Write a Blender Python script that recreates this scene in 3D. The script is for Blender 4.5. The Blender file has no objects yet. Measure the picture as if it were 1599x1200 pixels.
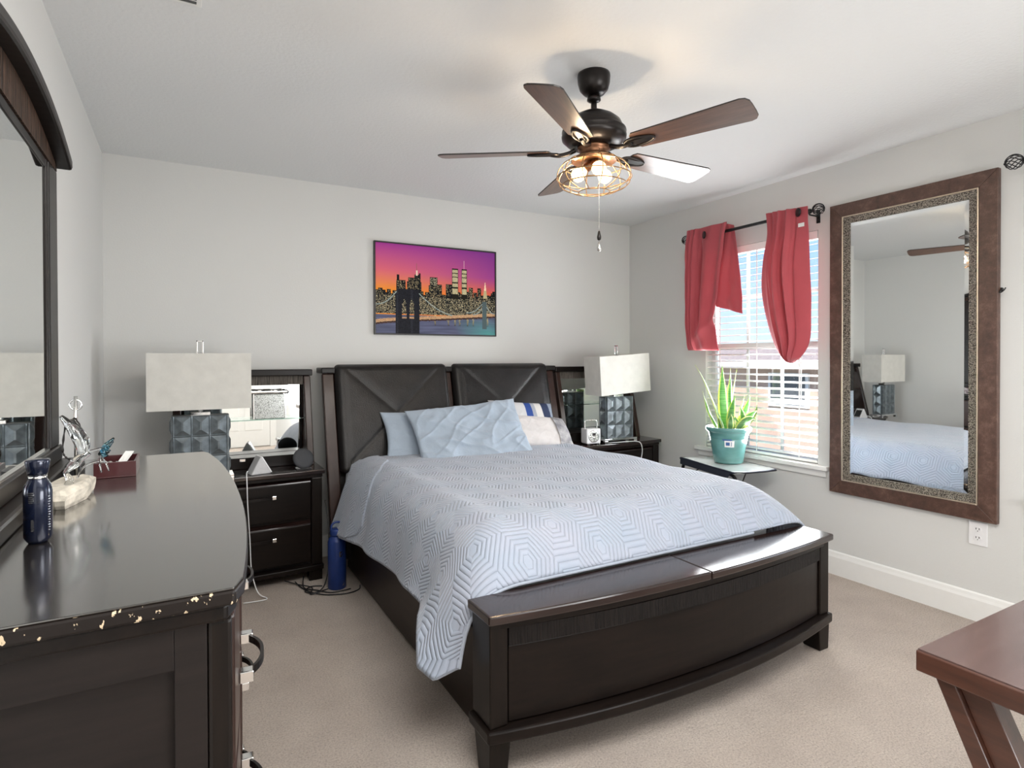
import bpy, math, random
import numpy as np
from mathutils import Vector, Matrix, noise

random.seed(7)
SC = bpy.context.scene
COL = SC.collection

# ------------------------------------------------------------------ camera
YAW, PITCH, ROLL = 0.5109, -0.0090, -0.0025
CAM_H = 1.2925
F_PX, CY_PX = 916.3, 568.5
cd = bpy.data.cameras.new('camera')
cam = bpy.data.objects.new('camera', cd)
COL.objects.link(cam)
_F = Vector((math.sin(YAW)*math.cos(PITCH), math.cos(YAW)*math.cos(PITCH), math.sin(PITCH)))
_R0 = Vector((math.cos(YAW), -math.sin(YAW), 0)); _U0 = _R0.cross(_F)
_R = _R0*math.cos(ROLL) + _U0*math.sin(ROLL); _U = -_R0*math.sin(ROLL) + _U0*math.cos(ROLL)
cam.matrix_world = Matrix(((_R.x, _U.x, -_F.x, 0), (_R.y, _U.y, -_F.y, 0), (_R.z, _U.z, -_F.z, CAM_H), (0, 0, 0, 1)))
cd.sensor_width = 36.0
cd.lens = F_PX/1599*36.0
cd.shift_y = -(600-CY_PX)/1599
cd.clip_start = 0.02
SC.camera = cam

# ------------------------------------------------------------------ view + world
SC.view_settings.view_transform = 'Standard'
SC.view_settings.look = 'None'
SC.view_settings.gamma = 1.0
SC.view_settings.use_curve_mapping = False
SC.view_settings.exposure = 0.14
w = bpy.data.worlds.new('world'); SC.world = w; w.use_nodes = True
nt = w.node_tree; nt.nodes.clear()
tc = nt.nodes.new('ShaderNodeTexCoord'); sx = nt.nodes.new('ShaderNodeSeparateXYZ')
rp = nt.nodes.new('ShaderNodeValToRGB'); bg = nt.nodes.new('ShaderNodeBackground'); wo = nt.nodes.new('ShaderNodeOutputWorld')
nt.links.new(tc.outputs['Generated'], sx.inputs[0]); nt.links.new(sx.outputs['Z'], rp.inputs[0])
nt.links.new(rp.outputs[0], bg.inputs[0]); nt.links.new(bg.outputs[0], wo.inputs[0])
cr = rp.color_ramp
cr.elements[0].position = 0.0; cr.elements[0].color = (0.74, 0.84, 0.95, 1)
cr.elements[1].position = 0.30; cr.elements[1].color = (0.16, 0.36, 0.82, 1)
e = cr.elements.new(0.08); e.color = (0.50, 0.72, 0.95, 1)
e = cr.elements.new(0.20); e.color = (0.24, 0.48, 0.90, 1)
bg.inputs['Strength'].default_value = 1.2

def light(name, kind, loc, energy, color=(1, 1, 1), rot=(0, 0, 0), size=None, size_y=None, radius=None, **kw):
    ld = bpy.data.lights.new(name, kind); ld.energy = energy; ld.color = color
    if size is not None:
        ld.shape = 'RECTANGLE' if size_y else 'SQUARE'; ld.size = size
        if size_y: ld.size_y = size_y
    if radius is not None: ld.shadow_soft_size = radius
    for k, v in kw.items(): setattr(ld, k, v)
    o = bpy.data.objects.new(name, ld); COL.objects.link(o); o.location = loc; o.rotation_euler = rot
    return o
PI = math.pi
RD_ = math.radians
# sun on the houses outside
light('sun', 'SUN', (20, 0, 20), 7.0, (1, 0.95, 0.88), rot=(math.radians(52), 0, math.radians(-62)), angle=0.01)
# daylight of the second window in the right wall (just outside the frame)
light('daylight_side_window', 'AREA', (3.36, 0.68, 1.15), 7, (0.95, 0.975, 1.0), rot=(0, RD_(68), RD_(-28)), size=1.0, size_y=0.82)
# added fill panel behind the camera; the wall there has no opening
light('rear_fill', 'AREA', (2.3, -1.50, 1.22), 26, (0.98, 0.985, 1.0), rot=(RD_(84), 0, PI), size=1.6, size_y=2.2)
# added fills: a panel overhead facing down, another tilted up at the ceiling
light('overhead_fill', 'AREA', (0.72, 0.36, 2.36), 66, (1.0, 0.97, 0.93), rot=(0, 0, 0), size=1.6, size_y=1.3)
light('upward_fill', 'AREA', (1.9, -1.3, 1.0), 42, (0.98, 0.99, 1.0), rot=(RD_(103), 0, RD_(32)), size=1.6, size_y=0.8)
# daylight that comes through the blinds of the visible window
light('daylight_bed_window', 'AREA', (3.62, 2.66, 1.75), 16, (0.9, 0.96, 1.0), rot=(0, math.radians(72), 0), size=0.6, size_y=0.8)
light('daylight_under_curtains', 'AREA', (3.375, 2.66, 1.02), 30, (0.95, 0.98, 1.0), rot=(0, math.radians(101), math.radians(20)), size=0.62, size_y=0.84)

# ------------------------------------------------------------------ materials
def newmat(name):
    m = bpy.data.materials.new(name); m.use_nodes = True
    t = m.node_tree; b = t.nodes['Principled BSDF']
    return m, t, b
def N(t, kind, **kw):
    n = t.nodes.new(kind)
    for k, v in kw.items(): setattr(n, k, v)
    return n
def mathn(t, op, a, b=None, c=None):
    n = t.nodes.new('ShaderNodeMath'); n.operation = op
    for i, x in enumerate((a, b, c)):
        if x is None: continue
        if isinstance(x, (int, float)): n.inputs[i].default_value = x
        else: t.links.new(x, n.inputs[i])
    return n.outputs[0]
def mixc(t, fac, a, b):
    n = t.nodes.new('ShaderNodeMix'); n.data_type = 'RGBA'
    for s, x in ((n.inputs[0], fac), (n.inputs[6], a), (n.inputs[7], b)):
        if isinstance(x, (int, float)): s.default_value = x
        elif isinstance(x, tuple): s.default_value = (*x, 1) if len(x) == 3 else x
        else: t.links.new(x, s)
    return n.outputs[2]
def coords(t, scale=(1, 1, 1), kind='Object'):
    c = N(t, 'ShaderNodeTexCoord'); m = N(t, 'ShaderNodeMapping'); m.inputs['Scale'].default_value = scale
    t.links.new(c.outputs[kind], m.inputs[0]); return m.outputs[0]
def noise_tex(t, vec, scale, detail=4, rough=0.5):
    n = N(t, 'ShaderNodeTexNoise'); n.inputs['Scale'].default_value = scale; n.inputs['Detail'].default_value = detail
    n.inputs['Roughness'].default_value = rough
    t.links.new(vec, n.inputs['Vector']); return n.outputs['Fac']
def ramp(t, fac, stops):
    r = N(t, 'ShaderNodeValToRGB'); t.links.new(fac, r.inputs[0]); c = r.color_ramp
    c.elements[0].position = stops[0][0]; c.elements[0].color = (*stops[0][1], 1)
    c.elements[1].position = stops[-1][0]; c.elements[1].color = (*stops[-1][1], 1)
    for p, col in stops[1:-1]:
        e = c.elements.new(p); e.color = (*col, 1)
    return r.outputs[0]
def bump(t, b, h, strength=0.3, dist=0.01):
    n = N(t, 'ShaderNodeBump'); n.inputs['Strength'].default_value = strength; n.inputs['Distance'].default_value = dist
    t.links.new(h, n.inputs['Height']); t.links.new(n.outputs[0], b.inputs['Normal'])
def plain(name, col, rough=0.5, metal=0.0, vary=0.08, scale=30, bumpy=0.0, spec=0.5, coat=0.0, trans=0.0, emit=None, estr=1.0, ior=None):
    m, t, b = newmat(name)
    v = coords(t)
    f = noise_tex(t, v, scale)
    lo = tuple(c*(1-vary) for c in col); hi = tuple(min(1, c*(1+vary)) for c in col)
    t.links.new(ramp(t, f, [(0.3, lo), (0.7, hi)]), b.inputs['Base Color'])
    b.inputs['Roughness'].default_value = rough; b.inputs['Metallic'].default_value = metal
    b.inputs['Specular IOR Level'].default_value = spec; b.inputs['Coat Weight'].default_value = coat
    b.inputs['Transmission Weight'].default_value = trans
    if ior: b.inputs['IOR'].default_value = ior
    if emit: b.inputs['Emission Color'].default_value = (*emit, 1); b.inputs['Emission Strength'].default_value = estr
    if bumpy: bump(t, b, f, bumpy, 0.004)
    return m
def wood(name, dark, light_, rough=0.3, axis='x', scale=1.0, coat=0.0, bumpy=0.05, spec=0.5):
    m, t, b = newmat(name)
    s = {'x': (1.2, 14, 14), 'y': (14, 1.2, 14), 'z': (14, 14, 1.2)}[axis]
    v = coords(t, tuple(q*scale for q in s))
    f = noise_tex(t, v, 3.0, 6, 0.65)
    t.links.new(ramp(t, f, [(0.25, dark), (0.75, light_)]), b.inputs['Base Color'])
    b.inputs['Roughness'].default_value = rough; b.inputs['Coat Weight'].default_value = coat; b.inputs['Coat Roughness'].default_value = 0.12
    b.inputs['Specular IOR Level'].default_value = spec
    bump(t, b, f, bumpy, 0.003)
    return m
M = {}
M['wall'] = None
def wallmat(name, col, sc=110, st=0.12):
    m, t, b = newmat(name); v = coords(t)
    f = noise_tex(t, v, sc, 3); g = noise_tex(t, v, 1.3, 2)
    t.links.new(ramp(t, g, [(0.3, tuple(c*0.985 for c in col)), (0.7, col)]), b.inputs['Base Color'])
    b.inputs['Roughness'].default_value = 0.75; b.inputs['Specular IOR Level'].default_value = 0.25
    bump(t, b, f, st, 0.004); return m
M['wall'] = wallmat('wall_paint', (0.650, 0.652, 0.638))
M['ceiling'] = wallmat('ceiling_texture', (0.75, 0.76, 0.76), 60, 0.45)
M['trim'] = plain('white_trim', (0.80, 0.80, 0.78), 0.4, vary=0.01)
# carpet
m, t, b = newmat('beige_carpet'); v = coords(t)
f1 = noise_tex(t, v, 150, 6, 0.9); f2 = noise_tex(t, v, 3.2, 5, 0.6); f3 = noise_tex(t, v, 60, 5, 0.75)
c1 = ramp(t, f1, [(0.35, (0.26, 0.19, 0.145)), (0.46, (0.70, 0.585, 0.50)), (0.55, (0.84, 0.73, 0.64)), (0.66, (0.97, 0.89, 0.81))])
c2 = ramp(t, f2, [(0.3, (0.80, 0.77, 0.75)), (0.7, (1.0, 0.99, 0.97))])
mx = N(t, 'ShaderNodeMix', data_type='RGBA', blend_type='MULTIPLY'); mx.inputs[0].default_value = 1
t.links.new(c1, mx.inputs[6]); t.links.new(c2, mx.inputs[7]); t.links.new(mx.outputs[2], b.inputs['Base Color'])
b.inputs['Roughness'].default_value = 0.95; b.inputs['Specular IOR Level'].default_value = 0.1
b.inputs['Sheen Weight'].default_value = 0.3
bump(t, b, mathn(t, 'ADD', f1, mathn(t, 'MULTIPLY', f3, 1.5)), 1.0, 0.012)
M['carpet'] = m
ESP_D, ESP_L = (0.004, 0.003, 0.0027), (0.012, 0.0078, 0.0062)
M['esp_x'] = wood('espresso_wood_across', ESP_D, ESP_L, 0.33, 'x', coat=0.0, spec=0.2)
M['esp_y'] = wood('espresso_wood_along', ESP_D, ESP_L, 0.33, 'y', coat=0.0, spec=0.22)
M['esp_z'] = wood('espresso_wood_upright', ESP_D, (0.012, 0.008, 0.006), 0.33, 'z', coat=0.0, spec=0.22)
M['top_x'] = wood('polished_dark_top', (0.008, 0.005, 0.005), (0.028, 0.014, 0.012), 0.16, 'x', coat=0.35, bumpy=0.03)
M['top_y'] = wood('polished_dark_dresser_top', (0.010, 0.009, 0.008), (0.020, 0.017, 0.015), 0.15, 'y', coat=1.0, bumpy=0.01)
M['top_y'].node_tree.nodes['Principled BSDF'].inputs['Coat IOR'].default_value = 2.0
M['panel_brown'] = wood('brown_side_panel', (0.010, 0.008, 0.0075), (0.020, 0.015, 0.0135), 0.42, 'x', spec=0.18)
M['rail_brown'] = wood('reddish_side_rail', (0.010, 0.006, 0.0045), (0.028, 0.015, 0.011), 0.38, 'y', spec=0.3)
M['post_red'] = wood('reddish_dark_post', (0.020, 0.010, 0.008), (0.042, 0.021, 0.016), 0.3, 'z', coat=0.15, spec=0.3)
# ribbed frieze
def ribbed(name, axis, lo, hi, freq=190):
    m, t, b = newmat(name); c = N(t, 'ShaderNodeTexCoord'); s = N(t, 'ShaderNodeSeparateXYZ'); t.links.new(c.outputs['Object'], s.inputs[0])
    mp = N(t, 'ShaderNodeMapping'); sc = [9, 9, 9]; sc['xyz'.index(axis)] = freq; mp.inputs['Scale'].default_value = sc
    t.links.new(c.outputs['Object'], mp.inputs[0])
    f = noise_tex(t, mp.outputs[0], 1.0, 3, 0.6)
    t.links.new(ramp(t, f, [(0.35, lo), (0.65, hi)]), b.inputs['Base Color']); b.inputs['Roughness'].default_value = 0.55; b.inputs['Specular IOR Level'].default_value = 0.2
    bump(t, b, f, 0.9, 0.006); return m
M['ribs_x'] = ribbed('ribbed_frieze_across', 'x', (0.003, 0.0025, 0.0025), (0.012, 0.009, 0.008))
M['ribs_grey'] = ribbed('ribbed_frieze_grey', 'x', (0.035, 0.03, 0.027), (0.16, 0.14, 0.12))
M['ribs_y'] = ribbed('ribbed_frieze_brown', 'y', (0.004, 0.003, 0.0025), (0.075, 0.042, 0.027), 110)
# dresser edge with chips
m, t, b = newmat('chipped_dark_edge'); v = coords(t, (26, 8, 26)); f = noise_tex(t, v, 2.2, 4, 0.65)
g = noise_tex(t, coords(t, (120, 90, 60)), 1.0, 3, 0.5)
c = N(t, 'ShaderNodeTexCoord'); s = N(t, 'ShaderNodeSeparateXYZ'); t.links.new(c.outputs['Object'], s.inputs[0])
near = mathn(t, 'LESS_THAN', s.outputs['Y'], -0.728)
k = mathn(t, 'MULTIPLY', mathn(t, 'MULTIPLY', mathn(t, 'GREATER_THAN', g, 0.615), mathn(t, 'GREATER_THAN', f, 0.46)), near)
t.links.new(mixc(t, k, (0.010, 0.007, 0.006), (0.55, 0.44, 0.30)), b.inputs['Base Color'])
b.inputs['Roughness'].default_value = 0.38; b.inputs['Specular IOR Level'].default_value = 0.25; M['chipped'] = m
# leather
m, t, b = newmat('dark_brown_leather'); v = coords(t); vo = N(t, 'ShaderNodeTexVoronoi'); vo.inputs['Scale'].default_value = 170
t.links.new(v, vo.inputs['Vector']); f = noise_tex(t, v, 9, 5)
t.links.new(ramp(t, f, [(0.3, (0.006, 0.0055, 0.0055)), (0.75, (0.014, 0.012, 0.011))]), b.inputs['Base Color'])
b.inputs['Roughness'].default_value = 0.33; b.inputs['Specular IOR Level'].default_value = 0.30
bump(t, b, mathn(t, 'ADD', vo.outputs['Distance'], mathn(t, 'MULTIPLY', f, 2.0)), 0.22, 0.004); M['leather'] = m
M['mirror'] = plain('mirror_glass', (0.86, 0.88, 0.87), 0.015, 1.0, vary=0.0)
M['silver'] = plain('brushed_silver', (0.70, 0.70, 0.68), 0.25, 1.0, vary=0.03)
M['chrome'] = plain('chrome', (0.8, 0.8, 0.8), 0.08, 1.0, vary=0.02)
M['dark_metal'] = plain('dark_bronze_metal', (0.014, 0.011, 0.010), 0.33, 0.5, vary=0.1)
M['black_metal'] = plain('black_metal', (0.012, 0.012, 0.013), 0.4, 0.3)
M['black_plastic'] = plain('black_plastic', (0.012, 0.012, 0.013), 0.35)
M['white_plastic'] = plain('white_plastic', (0.78, 0.78, 0.79), 0.35, vary=0.02)
M['grey_fabric'] = plain('light_grey_speaker_cloth', (0.55, 0.55, 0.56), 0.8, scale=300, bumpy=0.3)
M['charcoal'] = plain('charcoal_cloth', (0.035, 0.037, 0.042), 0.7, scale=300, bumpy=0.3)
# quilt: nested hexagon quilting from the cloth's own uv (metres)
def quiltmat():
    m, t, b = newmat('blue_grey_hexagon_quilt')
    uv = N(t, 'ShaderNodeUVMap'); uv.uv_map = 'UVMap'; s = N(t, 'ShaderNodeSeparateXYZ'); t.links.new(uv.outputs[0], s.inputs[0])
    D = 0.185; RX = math.sqrt(3)
    px = mathn(t, 'DIVIDE', s.outputs['X'], D); py = mathn(t, 'DIVIDE', s.outputs['Y'], D)
    def cell(ox, oy):
        ax = mathn(t, 'SUBTRACT', mathn(t, 'FLOORED_MODULO', mathn(t, 'SUBTRACT', px, ox), RX), RX/2)
        ay = mathn(t, 'SUBTRACT', mathn(t, 'FLOORED_MODULO', mathn(t, 'SUBTRACT', py, oy), 1.0), 0.5)
        ax = mathn(t, 'ABSOLUTE', ax); ay = mathn(t, 'ABSOLUTE', ay)
        return mathn(t, 'MAXIMUM', ay, mathn(t, 'ADD', mathn(t, 'MULTIPLY', ax, 0.8660), mathn(t, 'MULTIPLY', ay, 0.5)))
    h = mathn(t, 'MINIMUM', cell(0, 0), cell(RX/2, 0.5))
    rings = mathn(t, 'ABSOLUTE', mathn(t, 'SINE', mathn(t, 'MULTIPLY', h, math.pi*12)))
    puff = mathn(t, 'POWER', rings, 0.55)
    sel = mathn(t, 'GREATER_THAN', h, 0.083)
    height = mathn(t, 'ADD', mathn(t, 'MULTIPLY', puff, sel), mathn(t, 'SUBTRACT', 1.0, sel))
    f = noise_tex(t, coords(t), 7, 4); ff = noise_tex(t, coords(t), 900, 2)
    base = ramp(t, f, [(0.3, (0.315, 0.365, 0.445)), (0.7, (0.355, 0.380, 0.455))])
    groove = mixc(t, mathn(t, 'MULTIPLY', mathn(t, 'SUBTRACT', 1.0, height), 0.18), base, (0.22, 0.27, 0.35))
    t.links.new(groove, b.inputs['Base Color'])
    b.inputs['Roughness'].default_value = 0.72; b.inputs['Specular IOR Level'].default_value = 0.25
    b.inputs['Sheen Weight'].default_value = 0.35; b.inputs['Sheen Roughness'].default_value = 0.4
    bump(t, b, mathn(t, 'ADD', height, mathn(t, 'MULTIPLY', ff, 0.05)), 0.9, 0.0045)
    return m
M['quilt'] = quiltmat()
def cloth(name, col, rough=0.8, transl=0.0, wr=0.25, sc=18):
    m, t, b = newmat(name); v = coords(t); f = noise_tex(t, v, sc, 5, 0.55); g = noise_tex(t, v, 600, 2)
    t.links.new(ramp(t, f, [(0.3, tuple(c*0.93 for c in col)), (0.7, tuple(min(1, c*1.05) for c in col))]), b.inputs['Base Color'])
    b.inputs['Roughness'].default_value = rough; b.inputs['Specular IOR Level'].default_value = 0.25; b.inputs['Sheen Weight'].default_value = 0.25
    bump(t, b, mathn(t, 'ADD', f, mathn(t, 'MULTIPLY', g, 0.06)), wr, 0.02)
    if transl:
        tr = N(t, 'ShaderNodeBsdfTranslucent'); tr.inputs[0].default_value = (*[min(1, c*1.2+0.03) for c in col], 1)
        mx = N(t, 'ShaderNodeMixShader'); mx.inputs[0].default_value = transl
        out = t.nodes['Material Output']
        t.links.new(b.outputs[0], mx.inputs[1]); t.links.new(tr.outputs[0], mx.inputs[2]); t.links.new(mx.outputs[0], out.inputs[0])
    return m
M['sheet'] = cloth('grey_blue_sheet', (0.36, 0.40, 0.47), wr=0.3)
M['mattress'] = cloth('white_mattress_cloth', (0.6, 0.6, 0.6))
M['pillow_blue'] = cloth('light_blue_pillowcase', (0.345, 0.41, 0.49), wr=0.5, sc=11)
M['pillow_white'] = cloth('offwhite_pillowcase', (0.62, 0.59, 0.58), wr=0.3)
M['ruffle'] = ribbed('grey_ruffled_band', 'y', (0.18, 0.18, 0.20), (0.55, 0.54, 0.55), 60)
M['curtain'] = cloth('red_curtain_cloth', (0.50, 0.098, 0.118), 0.65, 0.25, 0.15, 8)
M['shade'] = cloth('offwhite_lamp_shade', (0.66, 0.65, 0.61), 0.85, 0.12, 0.05)
# striped pillow
m, t, b = newmat('striped_navy_pillowcase'); c = N(t, 'ShaderNodeTexCoord'); s = N(t, 'ShaderNodeSeparateXYZ'); t.links.new(c.outputs['Object'], s.inputs[0])
r = N(t, 'ShaderNodeValToRGB'); r.color_ramp.interpolation = 'CONSTANT'
st = [(0.0, (0.55, 0.55, 0.56)), (0.44, (0.55, 0.55, 0.56)), (0.50, (0.02, 0.06, 0.26)), (0.575, (0.33, 0.35, 0.40)), (0.62, (0.62, 0.60, 0.58)), (0.70, (0.018, 0.03, 0.08)), (0.80, (0.25, 0.29, 0.36)), (0.86, (0.5, 0.5, 0.5))]
r.color_ramp.elements[0].position = 0; r.color_ramp.elements[0].color = (*st[0][1], 1)
r.color_ramp.elements[1].position = st[1][0]; r.color_ramp.elements[1].color = (*st[1][1], 1)
for p_, c_ in st[2:]:
    e = r.color_ramp.elements.new(p_); e.color = (*c_, 1)
t.links.new(mathn(t, 'ADD', mathn(t, 'MULTIPLY', s.outputs['X'], 1.45), 0.5), r.inputs[0]); t.links.new(r.outputs[0], b.inputs['Base Color'])
b.inputs['Roughness'].default_value = 0.8; M['stripes'] = m
# lamp tiles: antique mirrored glass
M['lamp_tile'] = plain('smoky_mirrored_tile', (0.15, 0.175, 0.19), 0.32, 0.6, vary=0.35, scale=22, bumpy=0.15)
M['lamp_rim'] = plain('aged_silver_edge', (0.22, 0.23, 0.235), 0.35, 0.8, vary=0.2, scale=40)
# mirror frame
m, t, b = newmat('distressed_brown_frame'); f = noise_tex(t, coords(t, (8, 5, 5)), 3.4, 9, 0.78)
t.links.new(ramp(t, f, [(0.25, (0.030, 0.016, 0.012)), (0.52, (0.090, 0.047, 0.034)), (0.75, (0.19, 0.115, 0.088))]), b.inputs['Base Color'])
b.inputs['Roughness'].default_value = 0.42; bump(t, b, f, 0.15, 0.003); M['frame_brown'] = m
m, t, b = newmat('beaded_pewter_trim'); vo = N(t, 'ShaderNodeTexVoronoi'); vo.inputs['Scale'].default_value = 210
t.links.new(coords(t), vo.inputs['Vector'])
t.links.new(ramp(t, vo.outputs['Distance'], [(0.2, (0.50, 0.45, 0.38)), (0.7, (0.07, 0.06, 0.05))]), b.inputs['Base Color'])
b.inputs['Metallic'].default_value = 0.75; b.inputs['Roughness'].default_value = 0.35; inv = mathn(t, 'SUBTRACT', 1.0, vo.outputs['Distance'])
bump(t, b, inv, 1.0, 0.006); M['pewter'] = m
M['gold_line'] = plain('pale_gold_bead', (0.62, 0.52, 0.40), 0.3, 0.8)
M['blade'] = wood('walnut_fan_blade', (0.050, 0.026, 0.018), (0.15, 0.075, 0.048), 0.36, 'x', 1.3, coat=0.3)
M['blade_edge'] = plain('dark_blade_edge', (0.01, 0.008, 0.007), 0.4)
M['copper'] = plain('antique_copper', (0.20, 0.095, 0.05), 0.35, 0.8, vary=0.2)
M['cage'] = plain('bronze_cage_wire', (0.30, 0.19, 0.10), 0.3, 0.8)
M['bulb'] = plain('glowing_bulb', (1, 0.9, 0.7), 0.2, emit=(1.0, 0.66, 0.26), estr=7.0)
M['filament'] = plain('bright_filament', (1, 0.9, 0.7), 0.2, emit=(1.0, 0.85, 0.55), estr=40.0)
M['navy_steel'] = plain('glossy_navy_bottle', (0.006, 0.010, 0.028), 0.18, 0.4, coat=0.5)
M['blue_bottle'] = plain('matte_blue_bottle', (0.012, 0.035, 0.165), 0.42, 0.1)
M['teal'] = plain('teal_glazed_pot', (0.10, 0.26, 0.245), 0.22, vary=0.2, scale=9, coat=0.5)
M['soil'] = plain('potting_soil', (0.03, 0.02, 0.014), 0.95, bumpy=0.8, scale=120)
M['tray'] = plain('pale_grey_tray', (0.45, 0.46, 0.45), 0.15, vary=0.04, coat=0.5)
M['navy_metal'] = plain('dark_navy_metal', (0.016, 0.020, 0.033), 0.35, 0.2)
M['oak_red'] = wood('reddish_mahogany', (0.035, 0.014, 0.009), (0.095, 0.036, 0.022), 0.30, 'y', coat=0.4)
M['desk_top'] = wood('worn_mahogany_top', (0.060, 0.036, 0.032), (0.115, 0.072, 0.066), 0.26, 'x', 0.6, coat=0.4)
M['rock'] = plain('rough_pale_stone', (0.50, 0.46, 0.39), 0.85, vary=0.3, scale=35, bumpy=0.9)
M['box_red'] = plain('dark_cherry_box', (0.055, 0.012, 0.014), 0.3, coat=0.4)
M['paper'] = plain('white_paper', (0.80, 0.80, 0.78), 0.7, vary=0.02)
def glass(name, col, rough=0.02, ior=1.45):
    m, t, b = newmat(name); b.inputs['Transmission Weight'].default_value = 1; b.inputs['Roughness'].default_value = rough
    b.inputs['IOR'].default_value = ior
    f = noise_tex(t, coords(t), 12, 2); t.links.new(ramp(t, f, [(0.3, col), (0.7, tuple(min(1, c*1.02) for c in col))]), b.inputs['Base Color'])
    return m
M['glass'] = glass('clear_glass', (0.95, 0.97, 0.98)); M['glass_green'] = glass('greenish_shelf_glass', (0.72, 0.90, 0.84))
M['glass_blue'] = glass('pale_blue_glass', (0.45, 0.75, 0.85))
# thin window pane
m, t, b = newmat('window_pane_glass'); t.nodes.remove(b); tr = N(t, 'ShaderNodeBsdfTransparent'); gl = N(t, 'ShaderNodeBsdfGlossy'); gl.inputs['Roughness'].default_value = 0.02
fr = N(t, 'ShaderNodeFresnel'); fr.inputs[0].default_value = 1.3; mx = N(t, 'ShaderNodeMixShader')
t.links.new(fr.outputs[0], mx.inputs[0]); t.links.new(tr.outputs[0], mx.inputs[1]); t.links.new(gl.outputs[0], mx.inputs[2]); t.links.new(mx.outputs[0], t.nodes['Material Output'].inputs[0])
M['pane'] = m
M['slat'] = plain('white_blind_slat', (0.90, 0.89, 0.87), 0.4, vary=0.01)
b = M['slat'].node_tree.nodes['Principled BSDF']
M['stucco'] = plain('tan_stucco', (0.50, 0.36, 0.29), 0.9, vary=0.1, scale=3, bumpy=0.3)
M['eave'] = plain('white_eave', (0.8, 0.8, 0.78), 0.6)
M['shingle'] = plain('brown_shingle_roof', (0.42, 0.33, 0.28), 0.9, vary=0.3, scale=14)
M['lawn'] = plain('dry_lawn', (0.16, 0.18, 0.08), 0.95, vary=0.3, scale=4)
M['dark_glass'] = plain('dark_window_glass', (0.08, 0.09, 0.10), 0.1)
# crackle glass
m, t, b = newmat('crackled_silver_glass'); vo = N(t, 'ShaderNodeTexVoronoi'); vo.feature = 'DISTANCE_TO_EDGE'; vo.inputs['Scale'].default_value = 150
t.links.new(coords(t), vo.inputs['Vector']); t.links.new(ramp(t, vo.outputs['Distance'], [(0.0, (0.12, 0.13, 0.12)), (0.18, (0.66, 0.68, 0.66))]), b.inputs['Base Color'])
b.inputs['Roughness'].default_value = 0.2; b.inputs['Metallic'].default_value = 0.3; M['crackle'] = m
# leaves: uv.x across the leaf
m, t, b = newmat('variegated_leaf'); uv = N(t, 'ShaderNodeUVMap'); uv.uv_map = 'UVMap'; s = N(t, 'ShaderNodeSeparateXYZ'); t.links.new(uv.outputs[0], s.inputs[0])
edge = mathn(t, 'ABSOLUTE', mathn(t, 'SUBTRACT', mathn(t, 'MULTIPLY', s.outputs['X'], 2), 1.0))
wv = noise_tex(t, coords(t, (3, 3, 40)), 3, 4)
cen = ramp(t, wv, [(0.35, (0.035, 0.13, 0.045)), (0.6, (0.17, 0.33, 0.12))])
k = mathn(t, 'GREATER_THAN', mathn(t, 'ADD', edge, mathn(t, 'MULTIPLY', wv, 0.12)), 0.74)
t.links.new(mixc(t, k, cen, (0.62, 0.68, 0.22)), b.inputs['Base Color']); b.inputs['Roughness'].default_value = 0.35
tr = N(t, 'ShaderNodeBsdfTranslucent'); t.links.new(mixc(t, k, (0.2, 0.5, 0.1), (0.8, 0.85, 0.3)), tr.inputs[0]); mx = N(t, 'ShaderNodeMixShader'); mx.inputs[0].default_value = 0.3
t.links.new(b.outputs[0], mx.inputs[1]); t.links.new(tr.outputs[0], mx.inputs[2]); t.links.new(mx.outputs[0], t.nodes['Material Output'].inputs[0])
M['leaf'] = m
m, t, b = newmat('painted_picture'); at = N(t, 'ShaderNodeVertexColor'); at.layer_name = 'paint'; t.links.new(at.outputs[0], b.inputs['Base Color'])
b.inputs['Roughness'].default_value = 0.35; b.inputs['Specular IOR Level'].default_value = 0.08; M['paint'] = m

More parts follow.
